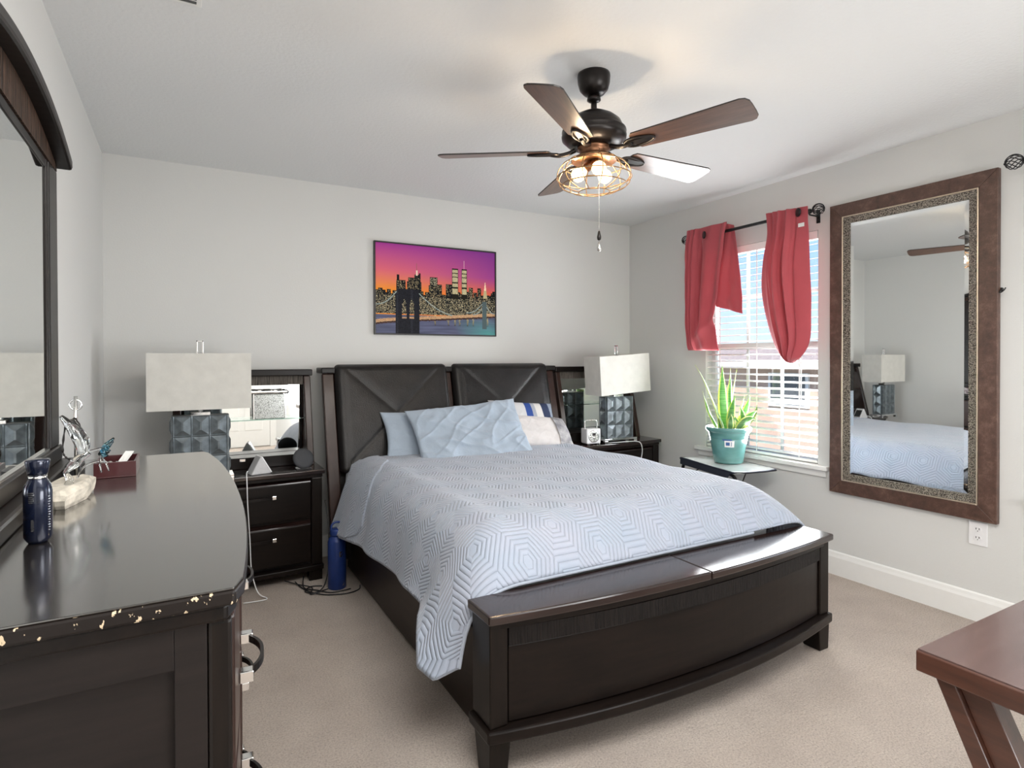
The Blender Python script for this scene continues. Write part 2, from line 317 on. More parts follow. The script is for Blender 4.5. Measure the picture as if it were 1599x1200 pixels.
# ------------------------------------------------------------------ mesh helper
def wloc(o):
    v = Vector((0, 0, 0))
    while o is not None: v += o.location; o = o.parent
    return v
class MB:
    def __init__(s): s.v = []; s.f = []; s.sm = []; s.mi = []; s.uv = {}
    def add(s, vs, fs, smooth=False, mi=0, T=None, uvs=None):
        b0 = len(s.v)
        if T is not None: vs = [T @ Vector(q) for q in vs]
        s.v += [tuple(q) for q in vs]
        for f in fs:
            s.f.append(tuple(b0+i for i in f)); s.sm.append(smooth); s.mi.append(mi)
        if uvs:
            for i, u in enumerate(uvs): s.uv[b0+i] = u
        return s
    def box(s, a, b, mi=0, T=None):
        x0, y0, z0 = a; x1, y1, z1 = b
        vs = [(x0, y0, z0), (x1, y0, z0), (x1, y1, z0), (x0, y1, z0), (x0, y0, z1), (x1, y0, z1), (x1, y1, z1), (x0, y1, z1)]
        return s.add(vs, [(3, 2, 1, 0), (4, 5, 6, 7), (0, 1, 5, 4), (1, 2, 6, 5), (2, 3, 7, 6), (3, 0, 4, 7)], False, mi, T)
    def hexa(s, bot, top, mi=0, T=None):      # 4 points + 4 points
        return s.add(list(bot)+list(top), [(3, 2, 1, 0), (4, 5, 6, 7), (0, 1, 5, 4), (1, 2, 6, 5), (2, 3, 7, 6), (3, 0, 4, 7)], False, mi, T)
    def prism(s, pts, z0, z1, mi=0, T=None, axis='z', smooth=False):
        n = len(pts)
        def P(p, z): return {'z': (p[0], p[1], z), 'x': (z, p[0], p[1]), 'y': (p[0], z, p[1])}[axis]
        vs = [P(p, z0) for p in pts]+[P(p, z1) for p in pts]
        fs = [tuple(range(n))[::-1], tuple(range(n, 2*n))]
        s.add(vs, fs, False, mi, T)
        b0 = len(s.v)-2*n
        for i in range(n):
            j = (i+1) % n; s.f.append((b0+i, b0+j, b0+n+j, b0+n+i)); s.sm.append(smooth); s.mi.append(mi)
        return s
    def lathe(s, prof, n=32, c=(0, 0, 0), mi=0, T=None, smooth=True):
        vs = []; fs = []
        for r, z in prof:
            for k in range(n):
                a = 2*PI*k/n; vs.append((c[0]+r*math.cos(a), c[1]+r*math.sin(a), c[2]+z))
        for i in range(len(prof)-1):
            for k in range(n):
                j = (k+1) % n; fs.append((i*n+k, i*n+j, (i+1)*n+j, (i+1)*n+k))
        if prof[0][0] > 1e-6: fs.append(tuple(range(n))[::-1])
        if prof[-1][0] > 1e-6: fs.append(tuple((len(prof)-1)*n+k for k in range(n)))
        return s.add(vs, fs, smooth, mi, T)
    def tube(s, path, r, n=8, closed=False, mi=0, T=None):
        P = [Vector(p) for p in path]; m = len(P); vs = []; fs = []
        rs = r if isinstance(r, (list, tuple)) else [r]*m
        prev = None
        for i in range(m):
            if closed: d = P[(i+1) % m]-P[i-1]
            else: d = P[min(i+1, m-1)]-P[max(i-1, 0)]
            d.normalize()
            if prev is None:
                u = d.cross(Vector((0, 0, 1)))
                if u.length < 1e-3: u = d.cross(Vector((1, 0, 0)))
            else: u = prev-d*prev.dot(d)
            u.normalize(); prev = u; w_ = d.cross(u)
            for k in range(n):
                a = 2*PI*k/n; vs.append(P[i]+(u*math.cos(a)+w_*math.sin(a))*rs[i])
        for i in range(m if closed else m-1):
            i2 = (i+1) % m
            for k in range(n):
                j = (k+1) % n; fs.append((i*n+k, i*n+j, i2*n+j, i2*n+k))
        if not closed: fs += [tuple(range(n))[::-1], tuple((m-1)*n+k for k in range(n))]
        return s.add(vs, fs, True, mi, T)
    def grid(s, P, uv=None, mi=0, T=None, flip=False, smooth=True):
        a = len(P); b = len(P[0]); vs = [q for r_ in P for q in r_]; fs = []
        for i in range(a-1):
            for j in range(b-1):
                f = (i*b+j, (i+1)*b+j, (i+1)*b+j+1, i*b+j+1); fs.append(f[::-1] if flip else f)
        return s.add(vs, fs, smooth, mi, T, [q for r_ in uv for q in r_] if uv else None)
    def ball(s, c, r, n=16, mi=0, T=None, sq=(1, 1, 1)):
        m = n//2; prof = [(r*math.sin(PI*i/m), -r*math.cos(PI*i/m)) for i in range(m+1)]
        k0 = len(s.v); s.lathe(prof, n, (0, 0, 0), mi)
        for i in range(k0, len(s.v)):
            q = Vector(s.v[i]); q = Vector((q.x*sq[0]+c[0], q.y*sq[1]+c[1], q.z*sq[2]+c[2]))
            s.v[i] = tuple(T @ q) if T is not None else tuple(q)
        return s
    def build(s, name, mat, parent=None, bevel=0.0, solid=0.0, sub=0, fixn=True, seg=2):
        me = bpy.data.meshes.new(name)
        V = np.array(s.v, float)
        if parent is not None: base = wloc(parent)
        else: base = Vector(((V[:, 0].min()+V[:, 0].max())/2, (V[:, 1].min()+V[:, 1].max())/2, V[:, 2].min()))
        V = V-np.array(base)
        me.from_pydata(V.tolist(), [], s.f)
        me.polygons.foreach_set('use_smooth', s.sm); me.polygons.foreach_set('material_index', s.mi)
        for mm in (mat if isinstance(mat, (list, tuple)) else [mat]): me.materials.append(mm)
        if s.uv:
            ul = me.uv_layers.new(name='UVMap'); li = np.empty(len(me.loops), int); me.loops.foreach_get('vertex_index', li)
            ul.data.foreach_set('uv', np.array([s.uv.get(int(i), (0, 0)) for i in li], float).ravel())
        me.validate(); me.update()
        if fixn:
            import bmesh
            bm = bmesh.new(); bm.from_mesh(me); bmesh.ops.recalc_face_normals(bm, faces=bm.faces); bm.to_mesh(me); bm.free()
        o = bpy.data.objects.new(name, me); COL.objects.link(o)
        if parent is not None: o.parent = parent
        else: o.location = base
        if solid:
            md = o.modifiers.new('thickness', 'SOLIDIFY'); md.thickness = solid; md.offset = -1
        if bevel:
            md = o.modifiers.new('bevel', 'BEVEL'); md.width = bevel; md.segments = seg; md.limit_method = 'ANGLE'; md.angle_limit = math.radians(40); md.harden_normals = False
        if sub:
            md = o.modifiers.new('sub', 'SUBSURF'); md.levels = sub; md.render_levels = sub
        return o
def tag(o, label, cat, group=None):
    o['label'] = label; o['category'] = cat
    if group: o['group'] = group
    return o
def thing(name, label, cat, loc=(0, 0, 0), group=None):
    o = bpy.data.objects.new(name, None); COL.objects.link(o); o.location = loc; o.empty_display_size = 0.1
    return tag(o, label, cat, group)
def struct(o): o['kind'] = 'structure'; return o
def copy_tree(o, parent=None):
    c = o.copy(); COL.objects.link(c)
    if parent is not None: c.parent = parent
    for ch in [q for q in SC.objects if q.parent == o and q != c]: copy_tree(ch, c)
    return c
def lerp(a, b, t): return a+(b-a)*t
def interp(x, xs, ys):
    return float(np.interp(x, xs, ys))
def sm(t): t = max(0, min(1, t)); return t*t*(3-2*t)

# ------------------------------------------------------------------ room
XL, XR, YB, YF, H = -0.385, 3.391, 3.954, -1.6, 2.44
W = 0.13
struct(MB().box((XL-W, YF-W, -0.1), (XR+W, YB+W, 0)).build('floor', M['carpet']))
struct(MB().box((XL-W, YF-W, H), (XR+W, YB+W, H+0.1)).build('ceiling', M['ceiling']))
struct(MB().box((XL-W, YB, 0), (XR+W, YB+W, H)).build('wall_back', M['wall']))
struct(MB().box((XL-W, YF-W, 0), (XL, YB, H)).build('wall_left', M['wall']))
struct(MB().box((XL, YF-W, 0), (XR+W, YF, H)).build('wall_front', M['wall']))
WZ0, WZ1 = 0.635, 2.075
WINS = [(2.218, 3.103), (0.232, 1.117)]
rw = MB()
rw.box((XR, YF, 0), (XR+W, YB, WZ0)).box((XR, YF, WZ1), (XR+W, YB, H))
rw.box((XR, YF, WZ0), (XR+W, WINS[1][0], WZ1)).box((XR, WINS[1][1], WZ0), (XR+W, WINS[0][0], WZ1)).box((XR, WINS[0][1], WZ0), (XR+W, YB, WZ1))
struct(rw.build('wall_right', M['wall']))
def basebd(name, a, b, nx, ny):
    # profile along a wall from a to b; (nx, ny) points into the room
    prof = [(0, 0), (0.016, 0), (0.016, 0.105), (0.012, 0.118), (0.009, 0.132), (0.004, 0.138), (0, 0.138)]
    m = MB(); n = len(prof)
    vs = [(p[0]+nx*q[0], p[1]+ny*q[0], q[1]) for p in (a, b) for q in prof]
    fs = [tuple(range(n)), tuple(range(n, 2*n))]+[(i, (i+1) % n, n+(i+1) % n, n+i) for i in range(n)]
    struct(m.add(vs, fs).build(name, M['trim']))
basebd('baseboard_right', (XR, YF), (XR, YB), -1, 0)
basebd('baseboard_back', (XL, YB), (XR-0.016, YB), 0, -1)
basebd('baseboard_left', (XL, YF), (XL, YB-0.016), 1, 0)

def make_window(idx, y0, y1, blinds=True):
    z0, z1 = WZ0, WZ1
    wn = bpy.data.objects.new('window_%d' % idx, None); COL.objects.link(wn); wn.location = (XR, (y0+y1)/2, z0); struct(wn)
    fx0, fx1 = XR+0.066, XR+0.112
    f = MB(); t_ = 0.035
    f.box((fx0, y0, z0), (fx1, y0+t_, z1)).box((fx0, y1-t_, z0), (fx1, y1, z1)).box((fx0, y0+t_, z0), (fx1, y1-t_, z0+t_)).box((fx0, y0+t_, z1-t_), (fx1, y1-t_, z1))
    f.build('window_frame', M['trim'], wn, bevel=0.002)
    zm = 1.375
    f = MB(); f.box((fx0-0.006, y0+t_, zm-0.022), (fx1-0.004, y1-t_, zm+0.022)); f.build('meeting_rail', M['trim'], wn, bevel=0.002)
    yi0, yi1 = y0+t_, y1-t_
    for a, b in ((z0+t_, zm-0.022), (zm+0.022, z1-t_)):
        g = MB()
        for k in (1, 2):
            yy = yi0+(yi1-yi0)*k/3; g.box((fx0+0.014, yy-0.009, a), (fx0+0.026, yy+0.009, b))
        zz = (a+b)/2; g.box((fx0+0.015, yi0, zz-0.009), (fx0+0.025, yi1, zz+0.009))
        g.build('window_grid', M['trim'], wn)
        MB().box((fx0+0.018, yi0, a), (fx0+0.0205, yi1, b)).build('window_pane', M['pane'], wn)
    s = MB(); s.box((XR-0.038, y0-0.075, z0-0.024), (XR+0.066, y1+0.075, z0)) if False else s
    s = MB(); s.box((XR-0.038, y0-0.075, z0-0.024), (XR-0.0005, y1+0.075, z0))
    s.box((XR-0.0005, y0+0.001, z0), (XR+0.066, y1-0.001, z0+0.003))
    s.build('window_sill', M['trim'], wn, bevel=0.004)
    MB().box((XR-0.014, y0-0.06, z0-0.066), (XR-0.0005, y1+0.06, z0-0.0245)).build('window_apron', M['trim'], wn, bevel=0.003)
    return wn
make_window(1, *WINS[0]); make_window(2, *WINS[1])

def make_blind(y0, y1):
    bl = thing('window_blind', 'white horizontal slatted blind behind the red curtains and the snake plant', 'blind', (XR+0.03, (y0+y1)/2, WZ0))
    ya, yb = y0+0.008, y1-0.008
    xc = XR+0.030
    MB().box((XR+0.003, ya, WZ1-0.05), (XR+0.052, yb, WZ1-0.001)).build('head_rail', M['slat'], bl, bevel=0.003)
    zt, zb = WZ1-0.075, WZ0+0.045; n = 30
    s = MB(); a = math.radians(10); hw = 0.024
    for i in range(n):
        z = lerp(zt, zb, i/(n-1)); prof = []
        for u in (-1, -0.5, 0, 0.5, 1):
            prof.append((xc+u*hw*math.cos(a), z+u*hw*math.sin(a)+0.0025*(1-u*u)))
        top = prof; bot = [(p[0], p[1]-0.0022) for p in prof[::-1]]; pts = top+bot
        m_ = len(pts); vs = [(p[0], y, p[1]) for y in (ya, yb) for p in pts]
        fs = [tuple(range(m_)), tuple(range(m_, 2*m_))]+[(i_, (i_+1) % m_, m_+(i_+1) % m_, m_+i_) for i_ in range(m_)]
        s.add(vs, fs)
    s.build('slats', M['slat'], bl)
    MB().box((xc-0.024, ya, WZ0+0.008), (xc+0.024, yb, WZ0+0.026)).build('bottom_rail', M['slat'], bl, bevel=0.003)
    for yy in (ya+0.12, (ya+yb)/2, yb-0.12):
        MB().box((xc-0.0262, yy-0.004, WZ0+0.02), (xc-0.0254, yy+0.004, WZ1-0.05)).build('ladder_tape', M['slat'], bl)
    MB().tube([(XR-0.004, ya+0.10, WZ1-0.07), (XR-0.006, ya+0.10, 1.0)], 0.0035).build('tilt_wand', M['slat'], bl)
make_blind(*WINS[0])

# door behind the camera, seen only in the mirrors
d = bpy.data.objects.new('door_1', None); COL.objects.link(d); d.location = (0.75, YF, 0); struct(d)
dm = MB().box((0.36, YF, 0.01), (1.12, YF+0.03, 2.03))
for z0_, z1_ in ((0.25, 0.95), (1.1, 1.85)):
    dm.box((0.46, YF+0.03, z0_), (0.70, YF+0.036, z1_)).box((0.78, YF+0.03, z0_), (1.02, YF+0.036, z1_))
dm.build('door_leaf', M['trim'], d, bevel=0.003)
MB().box((0.27, YF, 0), (0.355, YF+0.02, 2.12)).box((1.125, YF, 0), (1.21, YF+0.02, 2.12)).box((0.355, YF, 2.035), (1.125, YF+0.02, 2.12)).build('door_casing', M['trim'], d, bevel=0.003)
MB().lathe([(0.0, 0), (0.03, 0.0), (0.03, 0.006), (0.011, 0.012), (0.011, 0.035), (0.026, 0.045), (0.028, 0.06), (0.018, 0.072), (0, 0.074)], 20, T=Matrix.Translation((1.05, YF+0.036, 1.0)) @ Matrix.Rotation(-PI/2, 4, 'X')).build('door_knob', M['silver'], d)
# ceiling vent at the top edge
v_ = thing('ceiling_vent', 'white ceiling vent at the top edge of the photo', 'vent', (0.0, 2.10, H-0.012))
MB().box((-0.09, 2.0, H-0.008), (0.06, 2.16, H-0.001)).build('vent_frame', M['trim'], v_, bevel=0.002)
vm = MB()
for i in range(6): vm.box((-0.075, 2.015+i*0.023, H-0.013), (0.045, 2.022+i*0.023, H-0.0085))
vm.build('louvers', plain('dark_vent_slot', (0.08, 0.08, 0.08), 0.6), v_)

# outlet in the right wall
ot = thing('wall_outlet', 'white duplex wall outlet below the brown framed mirror', 'outlet', (XR-0.006, 1.384, 0.38))
MB().box((XR-0.006, 1.345, 0.372), (XR-0.0005, 1.423, 0.486)).build('cover_plate', M['white_plastic'], ot, bevel=0.002)
for zc in (0.408, 0.450):
    MB().prism([(1.384+0.017*math.cos(a)*(1 if abs(math.cos(a)) < 0.9 else 0.95), zc+0.014*math.sin(a)) for a in [2*PI*i/20 for i in range(20)]], XR-0.008, XR-0.0055, axis='x').build('socket', M['white_plastic'], ot)
    sl = MB().box((XR-0.0086, 1.389, zc-0.001), (XR-0.0078, 1.392, zc+0.008)).box((XR-0.0086, 1.376, zc-0.001), (XR-0.0078, 1.379, zc+0.008)).ball((XR-0.0082, 1.384, zc-0.007), 0.0022, 8)
    sl.build('slots', M['black_plastic'], ot)

# outside: neighbour house and lawn
struct(MB().box((XR+0.5, -20, -3.1), (40, 30, -3.0)).build('ground_outside', M['lawn']))
nh = thing('neighbour_house', 'tan stucco house with brown roof seen through the window blind', 'house', (12, 7, -3))
MB().box((8.5, -2, -3), (15, 16, 1.12)).build('house_wall', M['stucco'], nh)
MB().box((8.1, -2.4, 1.12), (15.4, 16.4, 1.26)).build('eave', M['eave'], nh)
MB().prism([(8.1, 1.26), (15.4, 1.26), (11.75, 1.62)], -2.4, 16.4, axis='y').build('roof', M['shingle'], nh)
for yy, z0_, z1_ in ((6.05, 0.55, 1.0), (3.6, 0.2, 1.0), (8.6, 0.2, 1.0)):
    wd = MB().box((8.46, yy-0.36, z0_-0.05), (8.5, yy+0.36, z1_+0.05)).build('house_window', M['eave'], nh)
    MB().box((8.44, yy-0.3, z0_), (8.459, yy+0.3, z1_)).build('pane', M['dark_glass'], wd)

# ------------------------------------------------------------------ bed
bed = thing('bed', 'dark espresso bed with leather headboard and storage footboard', 'bed', (1.64, 2.7, 0))
def ys(z): return 3.80-(1.25-z)*0.25
# headboard frame
def slanted(mb, x0, x1, z0, z1, fwd=0.0, th=0.05, mi=0):
    a, b = ys(z0)-fwd, ys(z1)-fwd
    mb.hexa([(x0, a, z0), (x1, a, z0), (x1, a+th, z0), (x0, a+th, z0)], [(x0, b, z1), (x1, b, z1), (x1, b+th, z1), (x0, b+th, z1)], mi)
m = MB(); slanted(m, 0.80, 2.45, 0.10, 1.20, -0.005, 0.04); m.build('headboard_back', M['esp_x'], bed, bevel=0.003)
for x0, x1 in ((0.752, 0.822), (1.577, 1.613), (2.388, 2.455)):
    m = MB(); slanted(m, x0, x1, 0.0 if x0 != 1.577 else 0.3, 1.20, 0.04, 0.044); m.build('headboard_post', M['post_red'], bed, bevel=0.006)
MB().box((0.745, 3.735, 1.202), (2.475, 3.90, 1.238)).build('headboard_cap', M['esp_x'], bed, bevel=0.006)
def leather(x0, x1):
    z0, z1 = 0.60, 1.258; nu, nv = 64, 60; m = MB(); G = []
    for j in range(nv+1):
        v = j/nv; row = []
        for i in range(nu+1):
            u = i/nu; x = lerp(x0, x1, u); z = lerp(z0, z1, v)
            ex = min(u, 1-u)*(x1-x0); ez = min(v, 1-v)*(z1-z0); e = min(ex, ez)
            R = 0.035; rr = 0.030
            cx, cz = max(0, rr-ex), max(0, rr-ez)
            if cx > 0 and cz > 0:
                q = math.hypot(cx, cz)
                if q > rr: x += (cx-cx*rr/q)*(1 if u < 0.5 else -1); z += (cz-cz*rr/q)*(1 if v < 0.5 else -1); e = 0
                else: e = min(e, rr-q)
            h = 0.045*math.sqrt(max(0, 1-(1-min(e/R, 1))**2))
            uu, vv = (u-0.085)/0.83, (v-0.10)/0.86
            d1 = abs(uu-vv)*0.45; d2 = abs(uu+vv-1)*0.45; dd = min(d1, d2)
            ins = 1 if 0 < uu < 1 and 0 < vv < 1 else 0
            h -= ins*0.0065*math.exp(-(dd/0.009)**2)
            h += ins*0.003*min(1, dd/0.06)
            h += 0.0012*noise.noise((x*14, z*14, 3))
            row.append((x, ys(z)-0.050-h, z))
        G.append(row)
    m.grid(G)
    m.add([G[0][0], G[0][-1], G[-1][-1], G[-1][0]], [(0, 1, 2, 3)])
    b_ = [G[0][0], G[0][-1], G[-1][-1], G[-1][0]]
    m2 = MB(); slanted(m2, x0+0.01, x1-0.01, z0+0.012, z1-0.02, 0.05, 0.03)
    m.add(m2.v, m2.f)
    m.build('leather_panel', M['leather'], bed)
leather(0.822, 1.575); leather(1.615, 2.385)
# rails
MB().box((0.872, 1.70, 0.02), (0.900, 3.62, 0.36)).build('side_rail', M['rail_brown'], bed, bevel=0.004)
MB().box((2.420, 1.70, 0.02), (2.448, 3.62, 0.36)).build('side_rail', M['rail_brown'], bed, bevel=0.004)
MB().box((0.902, 1.72, 0.30), (2.418, 3.60, 0.345)).build('slat_deck', M['esp_x'], bed)
# footboard
FX0, FX1, FC, FH = 0.80, 2.50, 1.65, 0.85
def bow(x, y_end, depth=0.085): return y_end-depth*(1-((x-FC)/FH)**2)
def bowed(mb, x0, x1, yend, z0, z1, yback, depth=0.085, n=28, mi=0):
    xs = [lerp(x0, x1, i/n) for i in range(n+1)]
    pts = [(x, bow(x, yend, depth)) for x in xs]+[(x1, yback), (x0, yback)]
    mb.prism(pts, z0, z1, mi)
for i, (a, b) in enumerate(((FX0-0.004, 1.672), (1.676, FX1+0.006))):
    m = MB(); bowed(m, a, b, 1.562, 0.485, 0.515 if i == 0 else 0.513, 1.722, 0.062)
    m.build('storage_lid', M['top_x'], bed, bevel=0.006)
m = MB(); bowed(m, FX0+0.02, FX1-0.02, 1.585, 0.462, 0.484, 1.70, 0.075); m.build('lid_support', M['esp_x'], bed, bevel=0.003)
m = MB(); bowed(m, 0.872, 2.428, 1.592, 0.405, 0.461, 1.70); m.build('ribbed_frieze', M['ribs_x'], bed)
m = MB(); bowed(m, 0.874, 2.426, 1.600, 0.165, 0.402, 1.70); m.build('footboard_panel', M['esp_x'], bed, bevel=0.003)
m = MB(); bowed(m, FX0-0.006, FX1+0.006, 1.566, 0.122, 0.160, 1.71, 0.098); m.build('plinth_molding', M['esp_x'], bed, bevel=0.006)
for x0, x1 in ((0.806, 0.868), (2.432, 2.494)):
    m = MB(); m.box((x0, 1.578, 0.161), (x1, 1.705, 0.484)); m.build('footboard_post', M['esp_z'], bed, bevel=0.005)
for x0, x1, s_ in ((0.804, 0.878, 1), (2.422, 2.496, -1)):
    m = MB(); xi = 0.012*s_
    if s_ > 0: m.hexa([(x0, 1.58, 0), (x1-0.012, 1.58, 0), (x1-0.012, 1.66, 0), (x0, 1.66, 0)], [(x0, 1.576, 0.121), (x1, 1.576, 0.121), (x1, 1.69, 0.121), (x0, 1.69, 0.121)])
    else: m.hexa([(x0+0.012, 1.58, 0), (x1, 1.58, 0), (x1, 1.66, 0), (x0+0.012, 1.66, 0)], [(x0, 1.576, 0.121), (x1, 1.576, 0.121), (x1, 1.69, 0.121), (x0, 1.69, 0.121)])
    m.build('foot', M['esp_z'], bed, bevel=0.004)
# mattress
mt = MB().box((0.905, 1.80, 0.346), (2.415, 3.60, 0.668)).build('mattress', M['mattress'], bevel=0.075, seg=6)
tag(mt, 'thick mattress under the blue grey quilt on the bed', 'mattress')

# quilt
def qx(y): return interp(y, [1.725, 1.76, 1.82, 1.90, 2.05, 2.2, 2.46, 2.93, 3.3, 3.52, 3.56], [0.765, 0.695, 0.665, 0.70, 0.755, 0.775, 0.80, 0.79, 0.765, 0.745, 0.742])
def qz(y): return interp(y, [1.725, 1.76, 1.82, 1.88, 1.95, 2.05, 2.2, 2.46, 2.93, 3.2, 3.40, 3.52, 3.56], [0.30, 0.262, 0.285, 0.355, 0.385, 0.385, 0.385, 0.352, 0.335, 0.315, 0.285, 0.30, 0.34])
def top_z(y, x):
    z = 0.694
    z -= 0.174*max(0.0, 1-(y-1.715)/0.26)**2.3
    z += (0.006*noise.noise((x*2.3, y*2.3, 0))+0.003*noise.noise((x*7, y*6, 4)))*sm((y-1.72)/0.15)
    fade = sm((y-1.8)/0.3)
    # long soft wrinkles across the bed
    z += fade*0.004*math.sin((y*1.0+x*0.35)*11+2*noise.noise((x*1.5, y*1.5, 9)))
    return z
def quilt_section(y, n1=54, nt=150, n2=54):
    P = []
    xh, zh = qx(y), qz(y); zt = top_z(y, 0.95)
    t_drop = 1-sm((y-1.715)/0.22)
    P0 = (xh, zh); P1 = (lerp(0.835, 0.79, t_drop), lerp(0.50, 0.42, t_drop)); P2 = (lerp(0.835, 0.80, t_drop), zt+0.006); P3 = (1.02, zt)
    for i in range(n1):
        t = i/n1; c = ((1-t)**3, 3*t*(1-t)**2, 3*t*t*(1-t), t**3)
        x = sum(c[k]*(P0, P1, P2, P3)[k][0] for k in range(4)); z = sum(c[k]*(P0, P1, P2, P3)[k][1] for k in range(4))
        if t_drop > 0.3:      # over the bench edge then down
            pass
        wgt = max(0, 1-t*1.2)
        x += wgt*0.009*math.sin(y*13+1.5*noise.noise((y*2, 0, 5)))*sm((y-1.8)/0.2)+wgt*0.006*noise.noise((y*5, z*3, 1))
        P.append((x, z))
    for i in range(nt+1):
        x = lerp(1.02, 2.30, i/nt); P.append((x, top_z(y, x)))
    zr = top_z(y, 2.35); xr, zhr = 2.555, 0.30
    xr = lerp(2.555, 2.53, t_drop)
    Q0 = (2.30, top_z(y, 2.30)); Q1 = (lerp(2.47, 2.56, t_drop), zr+0.006); Q2 = (lerp(2.485, 2.56, t_drop), lerp(0.50, 0.53, t_drop)); Q3 = (xr, zhr+0.02*math.sin(y*3))
    for i in range(1, n2+1):
        t = i/n2; c = ((1-t)**3, 3*t*(1-t)**2, 3*t*t*(1-t), t**3)
        x = sum(c[k]*(Q0, Q1, Q2, Q3)[k][0] for k in range(4)); z = sum(c[k]*(Q0, Q1, Q2, Q3)[k][1] for k in range(4))
        x += t*0.016*math.sin(y*10+2)*sm((y-1.8)/0.2)+t*0.03*math.exp(-((y-2.3)/0.07)**2)
        P.append((x, z))
    return P
def quilt_mesh(y0, y1, ny, off=0.0, i0=0, i1=None):
    G, UV = [], []
    ref = quilt_section(2.6)
    s_ = [0.0]
    for k in range(1, len(ref)): s_.append(s_[-1]+math.hypot(ref[k][0]-ref[k-1][0], ref[k][1]-ref[k-1][1]))
    for j in range(ny+1):
        y = lerp(y0, y1, j/ny); sec = quilt_section(y); row = []; ur = []
        i1_ = len(sec) if i1 is None else i1
        for k in range(i0, i1_):
            x, z = sec[k]
            if off:
                a = sec[max(k-1, 0)]; b = sec[min(k+1, len(sec)-1)]; dx, dz = b[0]-a[0], b[1]-a[1]; L = math.hypot(dx, dz) or 1
                x += -dz/L*off; z += dx/L*off
            row.append((x, y, z)); ur.append((s_[k], y))
        G.append(row); UV.append(ur)
    return G, UV
G, UV = quilt_mesh(1.722, 3.50, 260)
# hem: round the lower corner at the foot and turn the foot edge down on to the lid
m = MB(); m.grid(G, UV)
ql = m.build('quilt', M['quilt'], None, solid=0.010, fixn=False)
tag(ql, 'light blue grey quilt stitched in nested hexagons over the bed', 'quilt')
hem = [G[j][0] for j in range(len(G))]
MB().tube([Vector(p)+Vector((0, 0, 0)) for p in hem], 0.0065, 8).tube([Vector(p)+Vector((0, -0.001, -0.003)) for p in G[0][:190]], 0.0075, 8).build('quilt_binding', M['sheet'], ql)
# turned back corner flap at the head, left side
G2, UV2 = quilt_mesh(3.02, 3.49, 60, 0.010, 0, 60)
for j, row in enumerate(G2):
    pass
def flap():
    m = MB(); Gf, Uf = [], []
    ny = 70
    for j in range(ny+1):
        row, ur = [], []
        full = quilt_section(0)  if False else None
        v = j/ny
        for k in range(0, 56):
            u = k/55     # 0 hem .. 1 top
            ystart = interp(u, [0, 0.08, 0.18, 0.5, 0.8, 1.0], [3.20, 3.07, 3.03, 3.04, 3.12, 3.30])
            y = lerp(ystart, 3.495, v)
            sec = sections_cache(y); x, z = sec[k]
            a = sec[max(k-1, 0)]; b = sec[k+1]; dx, dz = b[0]-a[0], b[1]-a[1]; L = math.hypot(dx, dz) or 1
            off = 0.009
            x += -dz/L*off; z += dx/L*off
            if u < 0.1: z += (0.1-u)*0.5*0.10
            row.append((x, y, z)); ur.append((k*0.0095+0.04, y+0.05))
        Gf.append(row); Uf.append(ur)
    m.grid(Gf, Uf)
    o = m.build('turned_corner', M['quilt'], ql, solid=0.008, fixn=False)
    MB().tube([r_[0] for r_ in [Gf[0]]]+[Gf[0][k] for k in range(1, 56)], 0.004, 6).build('flap_binding', M['sheet'], ql)
_sc = {}
def sections_cache(y):
    key = round(y, 3)
    if key not in _sc: _sc[key] = quilt_section(key)
    return _sc[key]
flap()
# fitted sheet showing at the head
m = MB(); G = []
for j in range(31):
    y = lerp(3.44, 3.615, j/30); row = []
    for x, z in [(0.865, 0.42), (0.862, 0.52), (0.866, 0.60), (0.885, 0.655), (0.93, 0.680), (1.0, 0.686), (1.3, 0.687), (1.65, 0.688), (2.0, 0.687), (2.3, 0.686), (2.38, 0.68), (2.43, 0.65), (2.44, 0.5)]:
        row.append((x+0.004*noise.noise((y*9, z*9, 2)), y, z+0.006*noise.noise((x*8, y*14, 0))-0.004))
    G.append(row)
m.grid(G)
o = m.build('fitted_sheet', M['sheet'], None, solid=0.004, fixn=False); tag(o, 'grey blue fitted sheet showing at the head of the mattress', 'bed sheet')
sh = o

